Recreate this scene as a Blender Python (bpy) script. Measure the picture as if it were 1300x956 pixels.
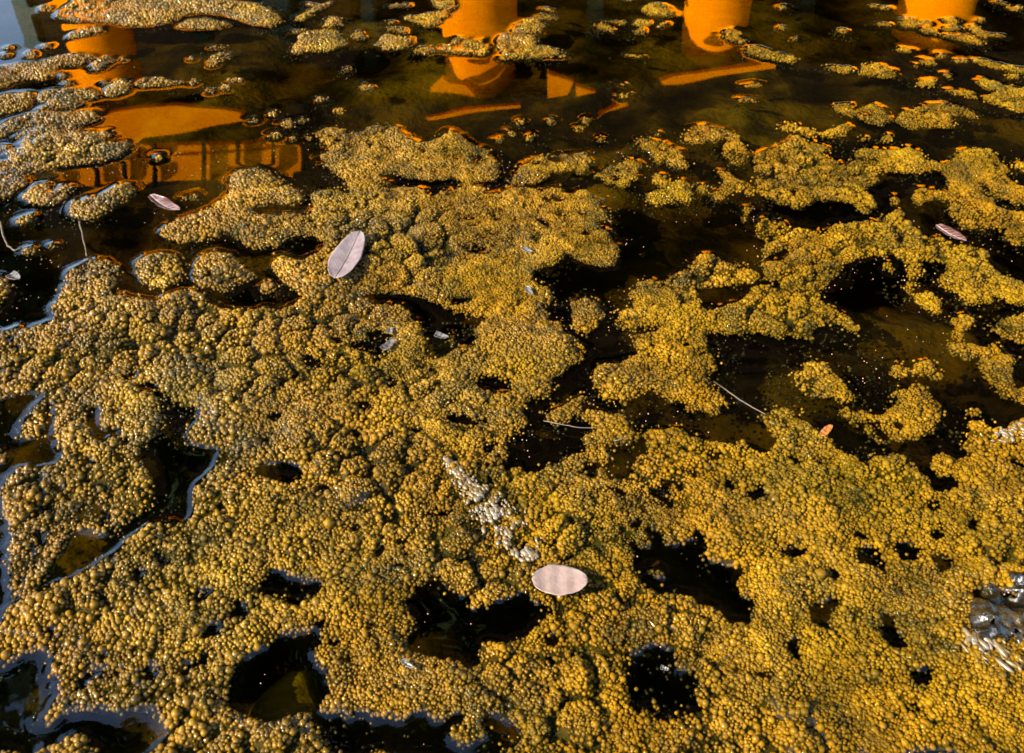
import bpy, bmesh, math, random
import numpy as np
from mathutils import Vector, Matrix, Euler

for o in list(bpy.data.objects):
    bpy.data.objects.remove(o)
scene = bpy.context.scene
C = scene.collection
R = math.radians
random.seed(7)
rng = np.random.default_rng(11)

# ------------------------------------------------------------------ camera
CAM_H, PITCH, FPX = 1.0, R(38.0), 35.0 / 36.0 * 1300.0
PX, PY = 650.0, 433.0                       # principal point of the photograph
cd = bpy.data.cameras.new('camera')
cam = bpy.data.objects.new('camera', cd)
C.objects.link(cam)
cam.location = (0, 0, CAM_H)
cam.rotation_euler = (R(90) - PITCH, 0, 0)
cd.lens = 35.0
cd.sensor_width = 36.0
cd.sensor_fit = 'HORIZONTAL'
cd.shift_y = -(478.0 - PY) / 1300.0
cd.clip_start, cd.clip_end = 0.02, 2000.0
cd.dof.use_dof = True
cd.dof.focus_distance = 1.45
cd.dof.aperture_fstop = 11.0
scene.camera = cam

# ------------------------------------------------------------------ sky, sun, exposure
SUN_EL, SUN_AZ = R(33.0), R(242.0)          # azimuth clockwise from +Y: left and a little behind the camera
world = bpy.data.worlds.new('World')
scene.world = world
world.use_nodes = True
wn = world.node_tree
wn.nodes.clear()
sky = wn.nodes.new('ShaderNodeTexSky')
sky.sky_type = 'NISHITA'
sky.sun_disc = False
sky.sun_elevation = SUN_EL
sky.sun_rotation = SUN_AZ
bg = wn.nodes.new('ShaderNodeBackground')
bg.inputs['Strength'].default_value = 0.125
wo = wn.nodes.new('ShaderNodeOutputWorld')
wn.links.new(sky.outputs[0], bg.inputs[0])
wn.links.new(bg.outputs[0], wo.inputs[0])
sd = bpy.data.lights.new('sun', 'SUN')
sd.energy = 5.0
sd.angle = R(0.5)
sd.color = (1.0, 0.93, 0.82)
sun = bpy.data.objects.new('sun', sd)
C.objects.link(sun)
to_sun = Vector((math.sin(SUN_AZ) * math.cos(SUN_EL), math.cos(SUN_AZ) * math.cos(SUN_EL), math.sin(SUN_EL)))
sun.rotation_euler = to_sun.to_track_quat('Z', 'Y').to_euler()
sun.location = to_sun * 30
vs = scene.view_settings
vs.view_transform = 'Standard'
vs.look = 'None'
vs.gamma = 1.0
vs.use_curve_mapping = False
vs.exposure = 2.2
scene.render.engine = 'CYCLES'
scene.cycles.transparent_max_bounces = 10
scene.cycles.max_bounces = 5
scene.cycles.diffuse_bounces = 2
scene.cycles.glossy_bounces = 3

# ------------------------------------------------------------------ photograph <-> place
cP, sP = math.cos(PITCH), math.sin(PITCH)
def at(u, v, z=0.0):                        # the point of the level z that the pixel looks at
    dx, dy = (u - PX) / FPX, (PY - v) / FPX
    r = Vector((dx, cP + dy * sP, -sP + dy * cP))
    t = (z - CAM_H) / r.z
    return Vector((r.x * t, r.y * t, z))
def mir(u, v, D):                           # the point at depth D that the pixel sees mirrored in the water
    dx, dy = (u - PX) / FPX, (PY - v) / FPX
    r = Vector((dx, cP + dy * sP, -sP + dy * cP))
    t = D / r.y
    return Vector((r.x * t, D, -CAM_H - r.z * t))
def to_px(x, y):
    dep = y * cP + CAM_H * sP
    up = y * sP - CAM_H * cP
    return PX + FPX * x / dep, PY - FPX * up / dep

# ------------------------------------------------------------------ helpers
def tag(o, label=None, cat=None, group=None, kind=None):
    if label: o['label'] = label
    if cat: o['category'] = cat
    if group: o['group'] = group
    if kind: o['kind'] = kind
    return o
def empty(name, loc=(0, 0, 0), rz=0.0):
    o = bpy.data.objects.new(name, None)
    o.empty_display_size = 0.05
    C.objects.link(o)
    o.location = loc
    o.rotation_euler = (0, 0, rz)
    return o
def link(name, me, mat=None, parent=None, smooth=False):
    if mat and not me.materials: me.materials.append(mat)
    if smooth: me.polygons.foreach_set('use_smooth', np.ones(len(me.polygons), bool))
    o = bpy.data.objects.new(name, me)
    C.objects.link(o)
    if parent: o.parent = parent
    return o
def mesh_np(name, co, faces, smooth=True):  # co (n,3); faces (m,k) with one k
    me = bpy.data.meshes.new(name)
    co = np.ascontiguousarray(co, np.float32)
    faces = np.ascontiguousarray(faces, np.int32)
    m, k = faces.shape
    me.vertices.add(len(co))
    me.vertices.foreach_set('co', co.ravel())
    me.loops.add(m * k)
    me.loops.foreach_set('vertex_index', faces.ravel())
    me.polygons.add(m)
    me.polygons.foreach_set('loop_start', np.arange(0, m * k, k, dtype=np.int32))
    me.polygons.foreach_set('loop_total', np.full(m, k, np.int32))
    if smooth: me.polygons.foreach_set('use_smooth', np.ones(m, bool))
    me.update(calc_edges=True)
    return me
def bm_obj(name, bm, mat, parent=None, smooth=False):
    me = bpy.data.meshes.new(name)
    bm.to_mesh(me)
    bm.free()
    return link(name, me, mat, parent, smooth)
def box_bm(x0, x1, y0, y1, z0, z1, bevel=0.0, bm=None):
    bm = bm or bmesh.new()
    g = bmesh.ops.create_cube(bm, size=1.0)
    for v in g['verts']:
        v.co = Vector(((x0 + x1) / 2 + v.co.x * (x1 - x0), (y0 + y1) / 2 + v.co.y * (y1 - y0), (z0 + z1) / 2 + v.co.z * (z1 - z0)))
    if bevel:
        bmesh.ops.bevel(bm, geom=list({e for v in g['verts'] for e in v.link_edges}), offset=bevel, segments=2, affect='EDGES')
    return bm
def prism_bm(pts, off):                     # polygon pts pushed along the vector off
    bm = bmesh.new()
    a = [bm.verts.new(p) for p in pts]
    b = [bm.verts.new(Vector(p) + Vector(off)) for p in pts]
    n = len(pts)
    bm.faces.new(a)
    bm.faces.new(b[::-1])
    for i in range(n):
        bm.faces.new((a[i], b[i], b[(i + 1) % n], a[(i + 1) % n]))
    bmesh.ops.recalc_face_normals(bm, faces=bm.faces)
    return bm
def tube_bm(pts, r0, r1, n=6, bm=None):
    bm = bm or bmesh.new()
    pts = [Vector(p) for p in pts]
    rings = []
    for i, p in enumerate(pts):
        d = (pts[min(i + 1, len(pts) - 1)] - pts[max(i - 1, 0)]).normalized()
        a = d.cross(Vector((0.3, 0.2, 1))).normalized()
        b = d.cross(a)
        r = r0 + (r1 - r0) * i / (len(pts) - 1)
        rings.append([bm.verts.new(p + (a * math.cos(6.28318 * k / n) + b * math.sin(6.28318 * k / n)) * r) for k in range(n)])
    for q, w in zip(rings, rings[1:]):
        for k in range(n):
            bm.faces.new((q[k], q[(k + 1) % n], w[(k + 1) % n], w[k]))
    bm.faces.new(rings[0][::-1])
    bm.faces.new(rings[-1])
    return bm

# ------------------------------------------------------------------ materials
def mat_new(name):
    m = bpy.data.materials.new(name)
    m.use_nodes = True
    nt = m.node_tree
    nt.nodes.clear()
    out = nt.nodes.new('ShaderNodeOutputMaterial')
    return m, nt, out
def N(nt, t, **kw):
    n = nt.nodes.new(t)
    for k, v in kw.items():
        if k in n.inputs: n.inputs[k].default_value = v
        else: setattr(n, k, v)
    return n
def ramp(nt, stops):
    r = nt.nodes.new('ShaderNodeValToRGB')
    e = r.color_ramp.elements
    while len(e) < len(stops): e.new(0.5)
    for i, (p, c) in enumerate(stops):
        e[i].position = p
        e[i].color = (*c, 1)
    return r
def simple(name, stops, scale=6.0, rough=0.6, detail=6.0, bump=0.2, bscale=40.0, bdist=0.01, spec=0.5, stretch=None):
    m, nt, out = mat_new(name)
    tc = N(nt, 'ShaderNodeNewGeometry')
    src = tc.outputs['Position']
    if stretch:
        mp = N(nt, 'ShaderNodeMapping')
        mp.inputs['Scale'].default_value = stretch
        nt.links.new(src, mp.inputs['Vector'])
        src = mp.outputs[0]
    no = N(nt, 'ShaderNodeTexNoise', Scale=scale, Detail=detail, Roughness=0.6)
    nt.links.new(src, no.inputs['Vector'])
    rp = ramp(nt, stops)
    nt.links.new(no.outputs['Fac'], rp.inputs[0])
    p = N(nt, 'ShaderNodeBsdfPrincipled', Roughness=rough)
    p.inputs['Specular IOR Level'].default_value = spec
    nt.links.new(rp.outputs[0], p.inputs['Base Color'])
    if bump:
        nb = N(nt, 'ShaderNodeTexNoise', Scale=bscale, Detail=5.0)
        nt.links.new(src, nb.inputs['Vector'])
        b = N(nt, 'ShaderNodeBump', Strength=bump, Distance=bdist)
        nt.links.new(nb.outputs['Fac'], b.inputs['Height'])
        nt.links.new(b.outputs[0], p.inputs['Normal'])
    nt.links.new(p.outputs[0], out.inputs['Surface'])
    return m

BED = [(0.36, (0.004, 0.0034, 0.0002)), (0.47, (0.016, 0.0122, 0.0005)), (0.56, (0.044, 0.0310, 0.0011)), (0.70, (0.080, 0.053, 0.0020))]
def algae_material(name, bubble):
    m, nt, out = mat_new(name)
    geo = N(nt, 'ShaderNodeNewGeometry')
    big = N(nt, 'ShaderNodeTexNoise', Scale=9.0, Detail=5.0, Roughness=0.72)
    fine = N(nt, 'ShaderNodeTexNoise', Scale=110.0 if bubble else 260.0, Detail=1.5)
    nt.links.new(geo.outputs['Position'], big.inputs['Vector'])
    nt.links.new(geo.outputs['Position'], fine.inputs['Vector'])
    add = N(nt, 'ShaderNodeMath', operation='MULTIPLY_ADD')
    add.inputs[1].default_value = 0.42 if bubble else 0.75
    nt.links.new(fine.outputs['Fac'], add.inputs[0])
    nt.links.new(big.outputs['Fac'], add.inputs[2])
    if bubble:
        rp = ramp(nt, [(0.51, (0.024, 0.0155, 0.0)), (0.65, (0.080, 0.0405, 0.0)), (0.78, (0.140, 0.0650, 0.0)), (0.94, (0.205, 0.106, 0.001))])
    else:
        rp = ramp(nt, [(0.50, (0.004, 0.0032, 0.0)), (0.80, (0.014, 0.0085, 0.0)), (1.0, (0.030, 0.0155, 0.0))])  # near-black body colour makes the gaps between bubbles look shaded
    nt.links.new(add.outputs[0], rp.inputs[0])
    p = N(nt, 'ShaderNodeBsdfPrincipled', Roughness=0.5 if bubble else 0.6, IOR=1.4)
    gr_n = N(nt, 'ShaderNodeTexNoise', Scale=3.2, Detail=3.0)
    nt.links.new(geo.outputs['Position'], gr_n.inputs['Vector'])
    gr_m = N(nt, 'ShaderNodeMapRange')
    gr_m.inputs['From Min'].default_value = 0.42
    gr_m.inputs['From Max'].default_value = 0.66
    nt.links.new(gr_n.outputs['Fac'], gr_m.inputs['Value'])
    gr_c = N(nt, 'ShaderNodeMix', data_type='RGBA', blend_type='MULTIPLY')
    gr_c.inputs[7].default_value = (0.93, 1.06, 1.0, 1)
    nt.links.new(gr_m.outputs[0], gr_c.inputs[0])
    nt.links.new(rp.outputs[0], gr_c.inputs[6])
    # below the surface the colour darkens with depth into olive weed tones
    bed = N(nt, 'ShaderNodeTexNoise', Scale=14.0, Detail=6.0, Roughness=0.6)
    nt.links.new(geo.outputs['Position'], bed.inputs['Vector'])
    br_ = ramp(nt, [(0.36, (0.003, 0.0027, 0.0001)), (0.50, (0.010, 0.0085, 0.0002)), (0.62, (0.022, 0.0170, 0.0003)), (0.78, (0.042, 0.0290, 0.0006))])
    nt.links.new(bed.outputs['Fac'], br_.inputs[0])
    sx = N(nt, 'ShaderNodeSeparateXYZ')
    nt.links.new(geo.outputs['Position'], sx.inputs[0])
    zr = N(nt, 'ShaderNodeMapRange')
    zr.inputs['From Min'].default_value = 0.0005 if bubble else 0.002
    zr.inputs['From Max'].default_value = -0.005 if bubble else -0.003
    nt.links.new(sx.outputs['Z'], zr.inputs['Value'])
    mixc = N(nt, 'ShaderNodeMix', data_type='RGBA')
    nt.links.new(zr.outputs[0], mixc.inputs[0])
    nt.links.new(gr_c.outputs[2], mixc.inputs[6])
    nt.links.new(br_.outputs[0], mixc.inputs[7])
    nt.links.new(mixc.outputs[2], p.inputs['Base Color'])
    p.inputs['Specular IOR Level'].default_value = 0.04 if bubble else 0.05
    if bubble:
        # some of the cover is wet, some has dried; towards the left it lies lower and wetter
        wn_ = N(nt, 'ShaderNodeTexNoise', Scale=6.0, Detail=3.0)
        nt.links.new(geo.outputs['Position'], wn_.inputs['Vector'])
        sxw = N(nt, 'ShaderNodeSeparateXYZ')
        nt.links.new(geo.outputs['Position'], sxw.inputs[0])
        wx_ = N(nt, 'ShaderNodeMath', operation='MULTIPLY_ADD')
        wx_.inputs[1].default_value = -0.30
        nt.links.new(sxw.outputs['X'], wx_.inputs[0])
        nt.links.new(wn_.outputs['Fac'], wx_.inputs[2])
        wr_ = N(nt, 'ShaderNodeMapRange')
        wr_.inputs['From Min'].default_value = 0.36
        wr_.inputs['From Max'].default_value = 0.74
        wr_.inputs['To Min'].default_value = 0.30
        wr_.inputs['To Max'].default_value = 1.0
        nt.links.new(wx_.outputs[0], wr_.inputs['Value'])
        nt.links.new(wr_.outputs[0], p.inputs['Coat Weight'])
        p.inputs['Coat Roughness'].default_value = 0.06
        p.inputs['Coat IOR'].default_value = 1.5
        tl = N(nt, 'ShaderNodeBsdfTranslucent')
        nt.links.new(mixc.outputs[2], tl.inputs['Color'])
        m0 = N(nt, 'ShaderNodeMixShader', Fac=0.22)
        nt.links.new(p.outputs[0], m0.inputs[1])
        nt.links.new(tl.outputs[0], m0.inputs[2])
        nt.links.new(m0.outputs[0], out.inputs['Surface'])
    else:
        b = N(nt, 'ShaderNodeBump', Strength=0.8, Distance=0.004)
        nt.links.new(fine.outputs['Fac'], b.inputs['Height'])
        nt.links.new(b.outputs[0], p.inputs['Normal'])
        nt.links.new(p.outputs[0], out.inputs['Surface'])
    return m

def water_material():
    m, nt, out = mat_new('pond_water')
    geo = N(nt, 'ShaderNodeNewGeometry')
    mp = N(nt, 'ShaderNodeMapping')
    mp.inputs['Scale'].default_value = (1.0, 1.6, 1.0)
    nt.links.new(geo.outputs['Position'], mp.inputs['Vector'])
    n1 = N(nt, 'ShaderNodeTexNoise', Scale=4.0, Detail=0.0)
    nt.links.new(mp.outputs[0], n1.inputs['Vector'])
    b = N(nt, 'ShaderNodeBump', Strength=0.06, Distance=0.01)
    nt.links.new(n1.outputs['Fac'], b.inputs['Height'])
    gl = N(nt, 'ShaderNodeBsdfGlossy', Roughness=0.018)
    nt.links.new(b.outputs[0], gl.inputs['Normal'])
    tr = N(nt, 'ShaderNodeBsdfTransparent', Color=(0.99, 0.98, 0.96, 1))
    fr = N(nt, 'ShaderNodeFresnel', IOR=1.47)
    nt.links.new(b.outputs[0], fr.inputs['Normal'])
    # the sheet is a straight-through film: the same mirror strength from above and from below
    io = N(nt, 'ShaderNodeMapRange')
    io.inputs['To Min'].default_value = 1.47
    io.inputs['To Max'].default_value = 1 / 1.47
    nt.links.new(geo.outputs['Backfacing'], io.inputs['Value'])
    nt.links.new(io.outputs[0], fr.inputs['IOR'])
    mx = N(nt, 'ShaderNodeMixShader')
    nt.links.new(fr.outputs[0], mx.inputs[0])
    nt.links.new(tr.outputs[0], mx.inputs[1])
    nt.links.new(gl.outputs[0], mx.inputs[2])
    nt.links.new(mx.outputs[0], out.inputs['Surface'])
    va = N(nt, 'ShaderNodeVolumeAbsorption', Color=(0.60, 0.52, 0.10, 1), Density=13.0)     # brown peaty water
    nt.links.new(va.outputs[0], out.inputs['Volume'])
    return m

M = {}
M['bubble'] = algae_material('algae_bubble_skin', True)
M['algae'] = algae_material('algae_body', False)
M['water'] = water_material()
M['bed'] = simple('pond_bed', BED, scale=5.5, rough=0.9, spec=0.0, bump=0.7, bscale=60, bdist=0.012)
M['ground'] = simple('bank_earth', [(0.3, (0.05, 0.04, 0.025)), (0.55, (0.08, 0.07, 0.035)), (0.8, (0.10, 0.10, 0.05))], scale=2.0, rough=0.95, bump=0.6)
M['kerb'] = simple('kerb_stone', [(0.3, (0.14, 0.12, 0.10)), (0.7, (0.26, 0.23, 0.19))], scale=8, rough=0.85)
M['orange'] = simple('orange_plaster', [(0.3, (0.90, 0.215, 0.0)), (0.6, (0.94, 0.25, 0.0)), (0.8, (0.95, 0.29, 0.002))], scale=3.0, rough=0.9, spec=0.0, stretch=(2, 2, 0.4))
M['wood'] = simple('dark_timber', [(0.3, (0.007, 0.005, 0.002)), (0.7, (0.016, 0.010, 0.004))], scale=6.0, rough=0.8, spec=0.05, stretch=(1, 1, 5))  # dark timber, taken darker so the back wall looks in shade
M['green'] = simple('dark_green_paint', [(0.3, (0.025, 0.06, 0.035)), (0.7, (0.035, 0.085, 0.05))], scale=4.0, rough=0.6)
M['roof'] = simple('roof_tile', [(0.3, (0.012, 0.007, 0.003)), (0.7, (0.028, 0.015, 0.006))], scale=7.0, rough=0.9, spec=0.05)
M['leafgreen'] = simple('tree_foliage', [(0.3, (0.018, 0.035, 0.010)), (0.7, (0.045, 0.075, 0.02))], scale=1.2, rough=0.8, bump=0, spec=0.1)
M['bark'] = simple('tree_bark', [(0.3, (0.04, 0.028, 0.02)), (0.7, (0.09, 0.065, 0.045))], scale=8, rough=0.9)

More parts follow.
